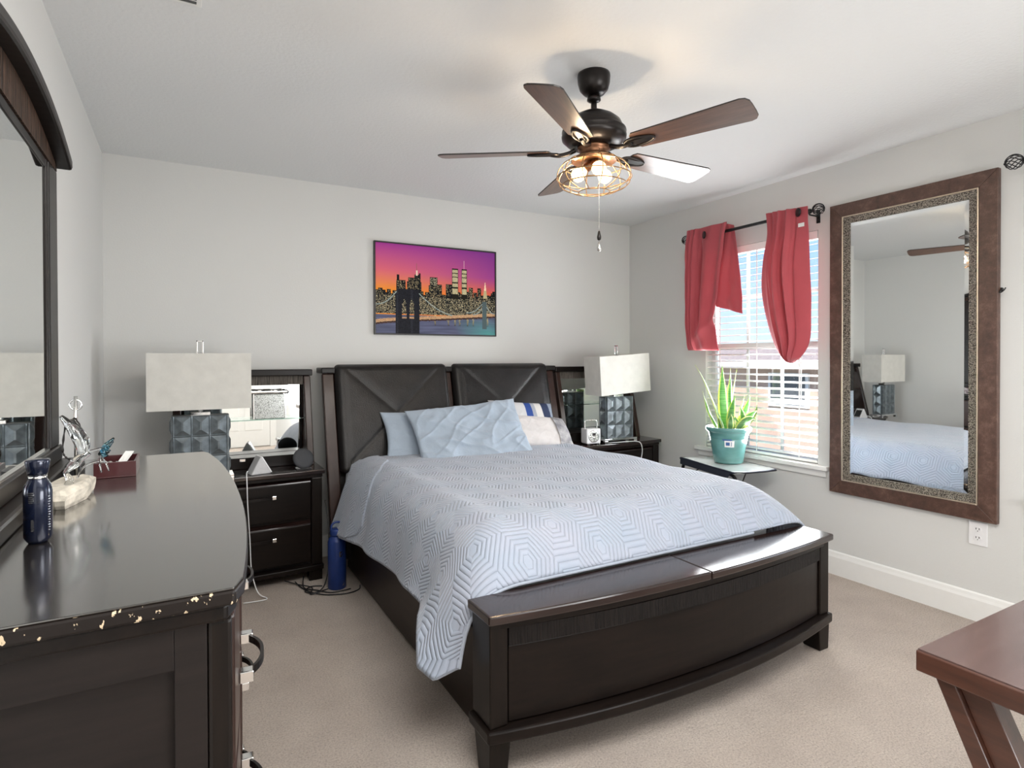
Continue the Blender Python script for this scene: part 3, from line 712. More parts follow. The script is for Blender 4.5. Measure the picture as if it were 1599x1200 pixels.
# pillows
def pillow(name, label, mat, c, size, rot, th=0.15, seed=0, wr=0.01, group=None, flange=0.0):
    w_, h_ = size; n = 96; m = MB(); 
    def surf(sgn):
        G = []
        for j in range(n+1):
            v = -1+2*j/n; row = []
            for i in range(n+1):
                u = -1+2*i/n
                pin = 1-0.07*(1-abs(v)**2)*abs(u)**6-0.0
                pinv = 1-0.07*(1-abs(u)**2)*abs(v)**6
                x = u*w_/2*pin; z = v*h_/2*pinv
                e = max(0, (1-abs(u)**3.2))*max(0, (1-abs(v)**2.6))
                hgt = th/2*(e**0.42)
                rg = (1-abs(noise.noise((u*1.5+v*1.6+seed, v*0.7-u*0.5, 2+sgn))))**10+0.7*(1-abs(noise.noise((u*2.6-v*1.6+seed, v*1.0+u*0.4, 7+sgn))))**14
                k = wr*e**0.3*(0.6*noise.noise((u*2.4+seed, v*2.0, sgn))+0.42*rg-0.3+0.2*noise.noise((u*6+seed, v*5, 3)))
                row.append((x, sgn*(hgt+k), z))
            G.append(row)
        return G
    A = surf(-1); B_ = surf(1); m.grid(A); m.grid(B_, flip=True)
    R_ = Matrix.Translation(c) @ Matrix.Rotation(rot[2], 4, 'Z') @ Matrix.Rotation(rot[1], 4, 'Y') @ Matrix.Rotation(rot[0], 4, 'X')
    m.v = [tuple(Vector(q)) for q in m.v]
    o = m.build(name, mat, None); 
    # keep the pillow's own axes for its stripes
    me = o.data; off = o.location.copy(); me.transform(Matrix.Translation(off)); o.matrix_world = R_
    bmw = None
    import bmesh
    bm = bmesh.new(); bm.from_mesh(me); bmesh.ops.remove_doubles(bm, verts=bm.verts, dist=0.0008); bmesh.ops.recalc_face_normals(bm, faces=bm.faces); bm.to_mesh(me); bm.free()
    return tag(o, label, 'pillow', group)
RD = math.radians
pillow('pillow', 'plain blue grey pillow leaning on the headboard behind the rumpled pillow', M['pillow_blue'], (1.47, 3.54, 0.795), (0.80, 0.34), (RD(-30), RD(2), 0), 0.09, 1, 0.010)
pb_ = pillow('pillow', 'large rumpled light blue pillow in the middle of the bed', M['pillow_blue'], (1.595, 3.37, 0.812), (0.77, 0.46), (RD(-38), RD(-4), RD(-2)), 0.11, 5, 0.038)
pillow('pillow', 'pillow with navy and white stripes against the headboard', M['stripes'], (2.08, 3.535, 0.825), (0.52, 0.36), (RD(-28), RD(5), 0), 0.12, 9, 0.006)
wp = pillow('pillow', 'off-white pillow with a grey ruffled end at the right of the bed', M['pillow_white'], (2.125, 3.445, 0.785), (0.54, 0.27), (RD(-46), RD(6), 0), 0.11, 13, 0.006)
# ruffled band on the white pillow
m = MB(); G = []
for j in range(41):
    a = 2*PI*j/40; row = []
    for i in range(15):
        x = lerp(0.135, 0.235, i/14); k = 0.012+0.003*math.sin(i*2.4)
        u = x/0.28; e = max(0.02, (1-abs(u)**3.2)); rz = 0.128*(1-0.03*u**6)
        vz = math.sin(a); row.append((x, math.copysign(1, math.cos(a))*(0.06*(e*max(0, 1-abs(vz)**2.6))**0.42+0.004) if abs(math.cos(a)) > 1e-3 else 0, vz*rz+0.003*math.sin(i*2.4)))
    G.append(row)
m.grid(G)
ro = m.build('ruffled_band', M['ruffle'], None, fixn=True); ro.data.transform(Matrix.Translation(ro.location)); ro.location = (0, 0, 0); ro.parent = wp

# ------------------------------------------------------------------ nightstands
def handle(parent, xc, y, z, L=0.24, out=0.026, axis='x', sgn=-1, mats=None):
    """dark arched strap with square silver ends; sgn is the outward side"""
    h = bpy.data.objects.new('handle', None) if False else None
    def P(a, o, zz): return (xc+a, y+sgn*o, zz) if axis == 'x' else (y+sgn*o, xc+a, zz)
    m = MB(); n = 16; vs = []; fs = []
    for i in range(n+1):
        t = -1+2*i/n; a = t*L/2; o = out*(1-0.75*abs(t)**2.5)
        for (do, dz) in ((-0.003, -0.007), (0.003, -0.007), (0.003, 0.007), (-0.003, 0.007)): vs.append(P(a, o+do, z+dz))
    for i in range(n):
        for k in range(4): j = (k+1) % 4; fs.append((i*4+k, i*4+j, i*4+4+j, i*4+4+k))
    fs += [(0, 1, 2, 3), (n*4, n*4+1, n*4+2, n*4+3)]
    m.add(vs, fs); o = m.build('handle', M['dark_metal'], parent)
    for e_ in (-1, 1):
        a = P(e_*L/2-0.011, -0.0, z-0.0105); b = P(e_*L/2+0.011, 0.016 if axis != 'x' or L > 0.2 else 0.024, z+0.0105)
        MB().box(tuple(min(p, q) for p, q in zip(a, b)), tuple(max(p, q) for p, q in zip(a, b))).build('handle_end', M['chrome'], o, bevel=0.002)
    return o
def nightstand(label):
    t_ = thing('nightstand', label, 'nightstand')
    def ft(x, base, d=0.022): return base-d*(1-(x/0.4)**2)
    def bw(mb, x0, x1, yend, z0, z1, yb, d=0.022, n=14):
        xs = [lerp(x0, x1, i/n) for i in range(n+1)]
        mb.prism([(x, ft(x, yend, d)) for x in xs]+[(x1, yb), (x0, yb)], z0, z1); return mb
    bw(MB(), -0.40, 0.40, -0.205, 0.622, 0.648, 0.20).build('top', M['top_x'], t_, bevel=0.005)
    bw(MB(), -0.388, 0.388, -0.190, 0.602, 0.6215, 0.195).build('top_molding', M['esp_x'], t_, bevel=0.003)
    MB().box((-0.375, -0.165, 0.092), (0.375, 0.19, 0.6015)).build('cabinet', M['esp_z'], t_, bevel=0.003)
    for s_ in (-1, 1):
        xa, xb = sorted((s_*0.325, s_*0.385)); MB().box((xa, -0.192, 0.0925), (xb, -0.1655, 0.6015)).build('corner_post', M['esp_z'], t_, bevel=0.006)
    for z0_, z1_ in ((0.372, 0.598), (0.115, 0.352)):
        dr = bw(MB(), -0.320, 0.320, -0.180, z0_, z1_-0.02, -0.1655)
        vs = []
        o = dr.build('drawer', M['esp_x'], t_, bevel=0.004)
        m = MB(); n = 14; vs = []; fs = []
        for i in range(n+1):
            x = lerp(-0.32, 0.32, i/n); y = ft(x, -0.180)
            vs += [(x, y, z1_-0.0195), (x, y+0.001, z1_-0.014), (x, -0.168, z1_), (x, -0.1655, z1_-0.0195)]
        for i in range(n):
            for k in range(4): j = (k+1) % 4; fs.append((i*4+k, i*4+j, i*4+4+j, i*4+4+k))
        fs += [(0, 1, 2, 3), (n*4, n*4+1, n*4+2, n*4+3)]
        m.add(vs, fs); m.build('drawer_lip', M['top_x'], o)
        zc = 0.512 if z0_ > 0.3 else 0.272
        handle(o, 0.0, ft(0, -0.180)+0.0, zc, 0.24, 0.026)
    bw(MB(), -0.392, 0.392, -0.198, 0.062, 0.0915, 0.195).build('plinth', M['esp_x'], t_, bevel=0.004)
    for sx_ in (-1, 1):
        for y0_, y1_ in ((-0.19, -0.12), (0.12, 0.185)):
            xa, xb = sorted((sx_*0.31, sx_*0.385)); MB().box((xa, y0_, 0), (xb, y1_, 0.0615)).build('foot', M['esp_z'], t_, bevel=0.003)
    return t_
n1_ = nightstand('left nightstand between the dresser and the bed with the white wedge on top')
n2_ = copy_tree(n1_); n2_['label'] = 'right nightstand with the white radio near the window corner'
NL = (0.322, 3.735, 0); NR = (2.925, 3.70, 0)
n1_.location = NL; n2_.location = NR
for q in (n1_, n2_): q['group'] = 'matching nightstands beside the bed'

def hutch(label):
    t_ = thing('nightstand_mirror', label, 'mirror')
    B0 = 0.0
    yb = 0.195
    # z measured from the nightstand top
    for s_ in (-1, 1):
        xa, xb = sorted((s_*0.335, s_*0.375))
        MB().hexa([(xa, -0.02, B0), (xb, -0.02, B0), (xb, yb, B0), (xa, yb, B0)], [(xa, 0.105, 0.54), (xb, 0.105, 0.54), (xb, yb, 0.54), (xa, yb, 0.54)]).build('side_panel', M['post_red'], t_, bevel=0.005)
    MB().box((-0.385, 0.085, 0.541), (0.385, yb, 0.580)).build('cap', M['esp_x'], t_, bevel=0.005)
    MB().box((-0.334, 0.120, 0.485), (0.334, 0.135, 0.5405)).build('ribbed_frieze', M['ribs_grey'], t_)
    MB().box((-0.334, 0.172, 0.0), (0.334, yb, 0.5405)).build('back_board', M['esp_x'], t_)
    MB().box((-0.334, 0.02, 0.0), (0.334, 0.1715, 0.066)).build('lower_box', M['esp_x'], t_, bevel=0.003)
    MB().box((-0.040, 0.006, 0.045), (-0.008, 0.0195, 0.062)).build('knob', M['chrome'], t_, bevel=0.002)
    MB().box((-0.318, 0.164, 0.068), (0.318, 0.1715, 0.484)).build('mirror_glass', M['mirror'], t_)
    MB().box((-0.333, 0.055, 0.278), (0.333, 0.163, 0.284)).build('glass_shelf', M['glass_green'], t_, bevel=0.001)
    return t_
h1 = hutch('mirrored display rack on the left nightstand with a glass shelf')
h2 = copy_tree(h1); h2['label'] = 'mirrored display rack on the right nightstand behind the radio and lamp'
h1.location = (NL[0], NL[1], 0.6485); h2.location = (NR[0]-0.03, NR[1], 0.6485)

# table lamps
def table_lamp(label):
    t_ = thing('table_lamp', label, 'table lamp')
    st = MB(); st.box((-0.155, -0.062, 0.022), (0.155, 0.062, 0.036))
    for sx_ in (-1, 1):
        for sy_ in (-1, 1):
            xa, xb = sorted((sx_*0.155, sx_*0.125)); ya, yb_ = sorted((sy_*0.062, sy_*0.035)); st.box((xa, ya, 0), (xb, yb_, 0.022))
    st.build('stand', M['chrome'], t_, bevel=0.002)
    body = MB().box((-0.124, -0.041, 0.0365), (0.124, 0.041, 0.352)); bo = body.build('body', M['lamp_rim'], t_)
    # inverted pyramid tiles, three columns by three rows, on each broad face; narrow tiles on the ends
    def tile(cx, cz, w_, h_, face):
        m = MB(); a, b, cdep = w_/2, h_/2, 0.020
        ring0 = [(-a, -b), (a, -b), (a, b), (-a, b)]; ring1 = [(-a*0.90, -b*0.92), (a*0.90, -b*0.92), (a*0.90, b*0.92), (-a*0.90, b*0.92)]
        ring2 = [(-a*0.10, -b*0.40), (a*0.10, -b*0.40), (a*0.10, b*0.40), (-a*0.10, b*0.40)]
        if face in ('front', 'back'):
            s_ = -1 if face == 'front' else 1
            f_ = lambda p, o: (cx+p[0], s_*(0.0412+o), cz+p[1])
        else:
            s_ = -1 if face == 'left' else 1
            f_ = lambda p, o: (s_*(0.1242+o), cx+p[0], cz+p[1])
        vs = [f_(p, 0) for p in ring0]+[f_(p, 0.009) for p in ring0]+[f_(p, 0.006) for p in ring1]+[f_(p, 0.019) for p in ring2]
        fs = [(3, 2, 1, 0)]+[(r*4+k, r*4+(k+1) % 4, r*4+4+(k+1) % 4, r*4+4+k) for r in range(3) for k in range(4)]+[(12, 13, 14, 15)]
        m.add(vs, fs); return m
    for face in ('front', 'back'):
        fm = MB()
        for i in range(3):
            for j in range(3):
                q = tile((i-1)*0.083, 0.0365+0.0526+j*0.105, 0.0825, 0.1045, face); fm.add(q.v, q.f)
        fm.build('broad_face_tiles', M['lamp_tile'], t_)
    for face in ('left', 'right'):
        fm = MB()
        for j in range(3):
            q = tile(0, 0.0365+0.0526+j*0.105, 0.078, 0.1045, face); fm.add(q.v, q.f)
        fm.build('end_tiles', M['lamp_tile'], t_)
    MB().box((-0.045, -0.03, 0.3525), (0.045, 0.03, 0.366)).lathe([(0.011, 0.366), (0.011, 0.68)], 14).build('neck', M['chrome'], t_)
    z0, z1, w_, d_, th = 0.385, 0.675, 0.238, 0.098, 0.003
    s_ = MB(); s_.box((-w_, -d_, z0), (w_, -d_+th, z1)).box((-w_, d_-th, z0), (w_, d_, z1)).box((-w_, -d_+th, z0), (-w_+th, d_-th, z1)).box((w_-th, -d_+th, z0), (w_, d_-th, z1))
    so = s_.build('lamp_shade', M['shade'], t_)
    MB().tube([(-w_+th, 0, z1-0.01), (-0.05, 0, z1-0.012), (0.05, 0, z1-0.012), (w_-th, 0, z1-0.01)], 0.002).tube([(0, -d_+th, z1-0.01), (0, d_-th, z1-0.01)], 0.002).build('spider_frame', M['chrome'], so)
    fz = 0.681
    MB().box((-0.017, -0.004, fz), (-0.010, 0.004, fz+0.062)).box((0.010, -0.004, fz), (0.017, 0.004, fz+0.062)).box((-0.017, -0.004, fz-0.006), (0.017, 0.004, fz)).box((-0.017, -0.004, fz+0.055), (0.017, 0.004, fz+0.062)).build('finial', M['chrome'], t_, bevel=0.001)
    return t_
l1 = table_lamp('left table lamp of dark mirrored tiles partly hidden by the dresser')
l2 = copy_tree(l1); l2['label'] = 'right table lamp of mirrored tiles standing beside the white radio'
l1.location = (0.078, 3.50-0.002, 0.6485); l2.location = (2.905, 3.545, 0.6485)
for q in [c for c in SC.objects if c.parent == l2 and c.name.startswith('lamp_shade')]:
    q.rotation_euler = (0, RD(-3.6), 0); q.location = (0.030, -0.02, -0.004)
for q in (l1, l2): q['group'] = 'matching mirrored tile lamps'
# silver box on the glass shelf
cb = thing('candle_holder', 'silver crackled glass candle holder with crumpled rim on the left glass shelf', 'candle holder', (0.44, 3.84, 0.9335))
CX, CY, CZ = 0.455, 3.845, 0.9335
MB().box((CX-0.085, CY-0.038, CZ), (CX+0.085, CY+0.038, CZ+0.145)).build('glass_body', M['crackle'], cb, bevel=0.002)
mm_ = MB()
for x_ in (-0.092, 0.086): mm_.box((CX+x_, CY-0.046, CZ), (CX+x_+0.006, CY-0.039, CZ+0.15))
mm_.build('corner_pillar', M['chrome'], cb)
m = MB(); G = []
for j in range(9):
    a = 2*PI*j/8; row = []
    for i in range(60):
        t = i/60; p = t*4; k = int(p); f_ = p-k; cs = [(-0.1, -0.05), (0.1, -0.05), (0.1, 0.045), (-0.1, 0.045), (-0.1, -0.05)]
        x = lerp(cs[k][0], cs[k+1][0], f_); y = lerp(cs[k][1], cs[k+1][1], f_); r_ = 0.010*(1+0.9*noise.noise((x*60, y*60, 3)))
        row.append((CX+x*(1+0.10*math.cos(a)), CY+y*(1+0.05*math.cos(a)), CZ+0.160+r_*math.sin(a)+0.005*noise.noise((x*30, y*30, 7))))
    row.append(row[0]); G.append(row)
m.grid(G); m.build('crumpled_rim', M['silver'], cb)
# wedge shaped smart clock
wd = thing('wedge_speaker', 'white wedge shaped speaker on the left nightstand with a white cable', 'speaker', (0.372, 3.575, 0.6485))
wz = 0.6485
WT = Matrix.Translation((0.375, 3.583, wz)) @ Matrix.Rotation(RD(12), 4, 'Z')
MB().prism([(-0.062, 0.0), (0.045, 0.0), (0.052, 0.012), (-0.0, 0.098), (-0.010, 0.098)], -0.042, 0.042, axis='y', T=WT).build('speaker_body', M['grey_fabric'], wd, bevel=0.007, seg=3)
MB().hexa([(0.0465, -0.044, 0.004), (0.0465, 0.044, 0.004), (0.053, 0.044, 0.006), (0.053, -0.044, 0.006)], [(-0.006, -0.044, 0.096), (-0.006, 0.044, 0.096), (0.001, 0.044, 0.098), (0.001, -0.044, 0.098)], T=WT).build('screen_bezel', M['white_plastic'], wd, bevel=0.002)
MB().hexa([(0.0495, -0.034, 0.016), (0.0495, 0.034, 0.016), (0.0500, 0.034, 0.0165), (0.0500, -0.034, 0.0165)], [(0.0105, -0.034, 0.084), (0.0105, 0.034, 0.084), (0.0115, 0.034, 0.0845), (0.0115, -0.034, 0.0845)], T=WT).build('screen', M['black_plastic'], wd)
cab = [(0.315, 3.583, 0.665), (0.305, 3.545, 0.668), (0.300, 3.515, 0.657), (0.300, 3.497, 0.61), (0.302, 3.490, 0.5), (0.312, 3.488, 0.3), (0.318, 3.47, 0.14), (0.345, 3.43, 0.03), (0.385, 3.39, 0.006), (0.355, 3.37, 0.006), (0.27, 3.38, 0.006)]
def smooth_path(P, k=6):
    P = [Vector(p) for p in P]; out = []
    for i in range(len(P)-1):
        p0 = P[max(i-1, 0)]; p1 = P[i]; p2 = P[i+1]; p3 = P[min(i+2, len(P)-1)]
        for j in range(k):
            t = j/k; out.append(0.5*((2*p1)+(-p0+p2)*t+(2*p0-5*p1+4*p2-p3)*t*t+(-p0+3*p1-3*p2+p3)*t**3))
    out.append(P[-1]); return out
MB().tube(smooth_path(cab), 0.0028, 8).build('cable', M['white_plastic'], wd)
# round black speaker
sp = thing('round_speaker', 'black round disc speaker tilted on the left nightstand', 'speaker', (0.615, 3.60, 0.6485))
ST = Matrix.Translation((0.612, 3.60, 0.6485+0.060)) @ Matrix.Rotation(RD(12), 4, 'Z') @ Matrix.Rotation(RD(68), 4, 'X')
MB().lathe([(0, -0.012), (0.048, -0.012), (0.060, -0.006), (0.0615, 0.002), (0.058, 0.009), (0.045, 0.012), (0, 0.013)], 40, T=ST).build('speaker_disc', M['charcoal'], sp)
MB().box((0.570, 3.575, 0.6485), (0.655, 3.635, 0.6565)).build('base', M['black_plastic'], sp, bevel=0.002)
MB().box((0.604, 3.598, 0.656), (0.622, 3.622, 0.69)).build('stem', M['black_plastic'], sp)

# white radio
rd = thing('radio', 'white square radio alarm with a carrying handle on the right nightstand', 'radio', (2.655, 3.55, 0.6485))
RZ = 0.6485; RT = Matrix.Translation((2.668, 3.552, RZ)) @ Matrix.Rotation(RD(-6), 4, 'Z')
MB().box((-0.06, -0.045, 0.008), (0.06, 0.045, 0.120), T=RT).build('body', M['white_plastic'], rd, bevel=0.008, seg=3)
MB().box((-0.05, -0.038, 0), (-0.03, 0.038, 0.008), T=RT).box((0.03, -0.038, 0), (0.05, 0.038, 0.008), T=RT).build('feet', M['black_plastic'], rd)
FT = RT @ Matrix.Translation((0, -0.0452, 0.064)) @ Matrix.Rotation(PI/2, 4, 'X')
MB().lathe([(0.040, 0.0), (0.046, 0.0), (0.046, 0.002), (0.040, 0.002)], 36, T=FT).build('dial_ring', M['silver'], rd)
MB().box((-0.014, -0.0475, 0.068), (0.014, -0.0452, 0.088), T=RT).build('display', M['black_plastic'], rd)
km = MB()
for k in range(10):
    a = 2*PI*k/10-PI/2
    if abs(a-PI/2) < 0.5: continue
    km.lathe([(0.0, 0), (0.0035, 0), (0.0035, 0.0025), (0, 0.003)], 10, T=FT @ Matrix.Translation((0.031*math.cos(a), 0.031*math.sin(a), 0)))
km.build('buttons', M['charcoal'], rd)
MB().lathe([(0, 0), (0.012, 0), (0.011, 0.006), (0, 0.007)], 20, T=FT @ Matrix.Translation((0, -0.012, 0))).build('tuning_knob', M['silver'], rd)
MB().tube([RT @ Vector(p) for p in smooth_path([(-0.052, 0, 0.10), (-0.052, 0, 0.165), (-0.046, 0, 0.176), (-0.03, 0, 0.18), (0.03, 0, 0.18), (0.046, 0, 0.176), (0.052, 0, 0.165), (0.052, 0, 0.10)], 4)], 0.0045, 8).build('carrying_handle', M['silver'], rd)
cc = thing('charging_cable', 'white charging cable hanging over the front of the right nightstand', 'cable', (2.95, 3.47, 0.6485))
MB().tube(smooth_path([(2.80, 3.515, 0.652), (2.90, 3.475, 0.657), (3.0, 3.47, 0.656), (3.045, 3.475, 0.652), (3.07, 3.455, 0.640), (3.085, 3.452, 0.59), (3.075, 3.45, 0.53), (3.06, 3.452, 0.49)]), 0.003, 8).build('cord', M['white_plastic'], cc)
MB().box((3.052, 3.446, 0.462), (3.066, 3.458, 0.492)).build('plug_end', M['white_plastic'], cc, bevel=0.002)

# ------------------------------------------------------------------ dresser
DZ = 0.95; DY0, DY1 = 0.968, 2.462; DC = (DY0+DY1)/2; DHL = (DY1-DY0)/2
dr = thing('dresser', 'dark bow front dresser with a chipped top edge along the left wall', 'dresser', (-0.15, DC, 0))
def dfront(y, inset=0.0, hl=DHL):
    t = abs(y-DC)/hl
    x = 0.126-0.050*t**2.2
    return x-inset
def dprism(mb, y0, y1, z0, z1, inset=0.0, xb=-0.378, n=36, mi=0, round_=0.02):
    ys_ = [lerp(y0, y1, i/n) for i in range(n+1)]; pts = []
    for y in ys_:
        x = dfront(y, inset)
        e = min(y-y0, y1-y)
        if e < round_: x -= 0.5*round_*(1-e/round_)**2
        pts.append((x, y))
    pts += [(xb, y1), (xb, y0)]
    return mb.prism(pts, z0, z1, mi)
def dtop():
    m = MB(); dprism(m, DY0, DY1, DZ-0.004, DZ, 0.002)
    return m
dprism(MB(), DY0, DY1, 0.9235, 0.9465).build('top_edge', M['chipped'], dr, bevel=0.004)
dprism(MB(), DY0+0.002, DY1-0.002, 0.9466, DZ, 0.002).build('top', M['top_y'], dr, bevel=0.0015)
dprism(MB(), DY0+0.010, DY1-0.010, 0.898, 0.9232, 0.012, -0.375).build('top_molding', M['esp_y'], dr, bevel=0.005)
BI = 0.030
dprism(MB(), DY0+0.034, DY1-0.034, 0.10, 0.8975, BI+0.02, -0.372, round_=0.004).build('carcass', M['panel_brown'], dr)
# end frames: stiles and rails around a recessed panel
for ye, s_ in ((DY0+0.034, -1), (DY1-0.034, 1)):
    fx = dfront(DY0+0.034, BI)
    y0_, y1_ = sorted((ye, ye+s_*0.012)); a = MB()
    a.box((-0.372, y0_, 0.10), (-0.315, y1_, 0.8975)).box((fx-0.065, y0_, 0.10), (fx-0.022, y1_, 0.8975)).box((-0.3149, y0_, 0.835), (fx-0.0651, y1_, 0.8975)).box((-0.3149, y0_, 0.10), (fx-0.0651, y1_, 0.17))
    a.build('end_frame', M['panel_brown'], dr, bevel=0.0015)
    y0_, y1_ = sorted((ye-s_*0.03, ye+s_*0.014)); MB().box((fx-0.0215, y0_, 0.075), (fx+0.012, y1_, 0.8975)).build('corner_post', M['esp_z'], dr, bevel=0.006)
dprism(MB(), DY0+0.016, DY1-0.016, 0.07, 0.0995, BI-0.012, -0.374).build('plinth', M['esp_y'], dr, bevel=0.004)
for yy in (DY0+0.03, DY1-0.10):
    for xx in (-0.37, -0.005): MB().box((xx, yy, 0), (xx+0.07, yy+0.07, 0.0695)).build('foot', M['esp_z'], dr, bevel=0.003)
cols = [(DY0+0.066, DY0+0.49), (DY0+0.505, DY1-0.505), (DY1-0.49, DY1-0.066)]
for ci_, (ya, yb_) in enumerate(cols):
    FI_ = BI-0.022 if ci_ == 1 else BI-0.014
    for (z0_, z1_) in ((0.640, 0.885), (0.385, 0.625), (0.115, 0.370)):
        n = 12; ysx = [lerp(ya, yb_, i/n) for i in range(n+1)]
        m = MB().prism([(dfront(y, FI_), y) for y in ysx]+[(dfront(y, BI+0.019), y) for y in ysx[::-1]], z0_, z1_)
        o = m.build('drawer', M['post_red'], dr, bevel=0.006)
        ym = (ya+yb_)/2; sl = (dfront(yb_, 0)-dfront(ya, 0))/(yb_-ya)
        hh = handle(o, 0, 0, 0, 0.16, 0.040, 'x', -1)
        # the handle is modelled along x facing -y; turn it to face +x on the bowed front
        hh.matrix_parent_inverse = Matrix.Identity(4)
        for q in [hh]+[c for c in SC.objects if c.parent == hh]:
            q.data.transform(Matrix.Translation(wloc(dr)))
            q.data.transform(Matrix.Translation((dfront(ym, FI_), ym, (z0_+z1_)/2-0.045)) @ Matrix.Rotation(PI/2-math.atan(sl), 4, 'Z'))
            q.data.transform(Matrix.Translation(-wloc(dr)))
# ------------------------------------------------------------------ dresser mirror
dm = thing('dresser_mirror', 'arched dark framed mirror standing on the dresser against the left wall', 'mirror', (-0.34, DC, DZ))
MX0, MX1 = -0.383, -0.330
YA, YBm = DC-0.515, DC+0.515
def arch(y): return 1.990-0.066*((y-DC)/0.465)**2
def arch2(y): return 1.936-0.064*((y-DC)/0.5)**2
def archstrip(y0, y1, f0, f1, x0, x1, n=32):
    ys_ = [lerp(y0, y1, i/n) for i in range(n+1)]
    return MB().prism([(y, f0(y)) for y in ys_]+[(y, f1(y)) for y in ys_[::-1]], x0, x1, axis='x')
archstrip(YA-0.012, YBm+0.012, lambda y: arch(y)-0.034, arch, MX0, -0.292).build('arched_cap', M['esp_y'], dm, bevel=0.008)
archstrip(YA, YBm, lambda y: 1.862, lambda y: arch(y)-0.0345, MX0, MX1).build('arched_frieze', M['ribs_y'], dm)
for yo, yi in ((YA, YA+0.118), (YBm-0.118, YBm)):
    MB().box((MX0, yo, DZ+0.085), (MX1, yi, 1.8615)).build('stile', M['esp_z'], dm, bevel=0.004)
for a, b in ((YA+0.118, YA+0.140), (YBm-0.140, YBm-0.118)):
    MB().box((MX0, a, DZ+0.086), (MX1-0.003, b, 1.8615)).build('inner_bead', M['esp_z'], dm, bevel=0.003)
MB().box((MX0, YA+0.1405, 1.835), (MX1-0.004, YBm-0.1405, 1.8615)).build('upper_bead', M['esp_y'], dm, bevel=0.004)
MB().box((MX0, YA-0.01, DZ+0.0405), (MX1+0.006, YBm+0.01, DZ+0.0845)).build('lower_rail', M['esp_y'], dm, bevel=0.004)
MB().box((MX0, YA-0.025, DZ+0.0005), (MX1+0.040, YBm+0.025, DZ+0.040)).build('base_rail', M['esp_y'], dm, bevel=0.008)
MB().box((MX0+0.005, YA+0.1405, DZ+0.086), (MX1-0.008, YBm-0.1405, 1.8345)).build('mirror_glass', M['mirror'], dm)
gl_ = MB()
gl_.box((MX1-0.0078, YA+0.1405, DZ+0.0848), (MX1-0.001, YBm-0.1405, DZ+0.092)); gl_.build('glass_ledge', M['silver'], dm)

# items on the dresser
fl = thing('flask', 'glossy navy insulated flask on the dresser in front of the mirror', 'flask', (-0.228, 1.39, DZ))
FLT = Matrix.Translation((-0.239, 1.392, DZ+0.0003)) @ Matrix.Diagonal((0.86, 0.86, 1, 1))
MB().lathe([(0, 0), (0.017, 0), (0.021, 0.005), (0.0255, 0.012), (0.0258, 0.095), (0.0235, 0.108), (0.017, 0.118), (0.0155, 0.122), (0.0155, 0.128)], 36, T=FLT).build('body', M['navy_steel'], fl)
MB().lathe([(0.0163, 0.120), (0.0168, 0.122), (0.0163, 0.125)], 36, T=FLT).build('neck_ring', M['chrome'], fl)
MB().lathe([(0.0165, 0.1265), (0.019, 0.131), (0.0225, 0.152), (0.0215, 0.1555), (0.0, 0.156)], 36, T=FLT).build('lid', M['navy_steel'], fl)
# pale marks on the flask: lettering block and barcode
lm = [MB()]
def onflask(a0, a1, z0, z1, r=0.0262):
    n = max(1, int(abs(a1-a0)/8)+1); vs = []; fs = []
    for i in range(n+1):
        a = RD(lerp(a0, a1, i/n)); vs += [(r*math.cos(a), r*math.sin(a), z0), (r*math.cos(a), r*math.sin(a), z1)]
    for i in range(n): fs.append((i*2, i*2+2, i*2+3, i*2+1))
    lm[0].add(vs, fs, True, 0, FLT)
for i in range(9): onflask(-108, -98-(-3)*(i % 2), 0.026+i*0.0024, 0.0272+i*0.0024)
lm[0].build('barcode', M['silver'], fl); lm[0] = MB()
for i in range(14): onflask(-38-(i % 3), -30+(i*7 % 5), 0.024+i*0.0048, 0.0255+i*0.0048)
lm[0].build('small_print', M['silver'], fl); lm[0] = MB()
for i in range(6): onflask(-118, -100+(i*5 % 7), 0.078+i*0.0035, 0.0797+i*0.0035)
lm[0].build('lettering', M['silver'], fl)

rk = thing('glass_sculpture', 'clear glass hummingbird and blue flower standing on a pale rock on the dresser', 'sculpture', (-0.235, 1.77, DZ))
import bmesh
bot = [(-0.275, 1.70), (-0.262, 1.668), (-0.226, 1.652), (-0.196, 1.76), (-0.192, 1.86), (-0.215, 1.90), (-0.26, 1.88), (-0.285, 1.80)]
m = MB(); rings = []
for q, (z, sc_) in enumerate([(0, 0.92), (0.012, 1.0), (0.034, 1.03), (0.050, 1.0), (0.060, 0.86)]):
    cx = -0.238; cy = 1.778; ring = []
    for i in range(32):
        f_ = i/32*8; k = int(f_); a = bot[k % 8]; b = bot[(k+1) % 8]; t_ = f_-k
        x = lerp(a[0], b[0], t_); y = lerp(a[1], b[1], t_)
        x = cx+(x-cx)*sc_-0.010; y = cy+(y-cy)*sc_; zz = z*0.72*(0.90+0.1*(y-1.65)/0.25) if q > 1 else z*0.8
        d_ = 0.0045*noise.noise((x*70, y*40, z*60)); ring.append((x+d_, y+d_, zz+DZ+0.0004+(0.004*noise.noise((x*50, y*50, 1)) if q > 2 else 0)))
    rings.append(ring)
vs = [p for r_ in rings for p in r_]; fs = [tuple(range(32))[::-1], tuple(range(128, 160))]
for r_ in range(4):
    for k in range(32): fs.append((r_*32+k, r_*32+(k+1) % 32, r_*32+32+(k+1) % 32, r_*32+32+k))
m.add(vs, fs); m.build('rock_base', M['rock'], rk)
gx, gy, gz = -0.243, 1.75, DZ+0.036
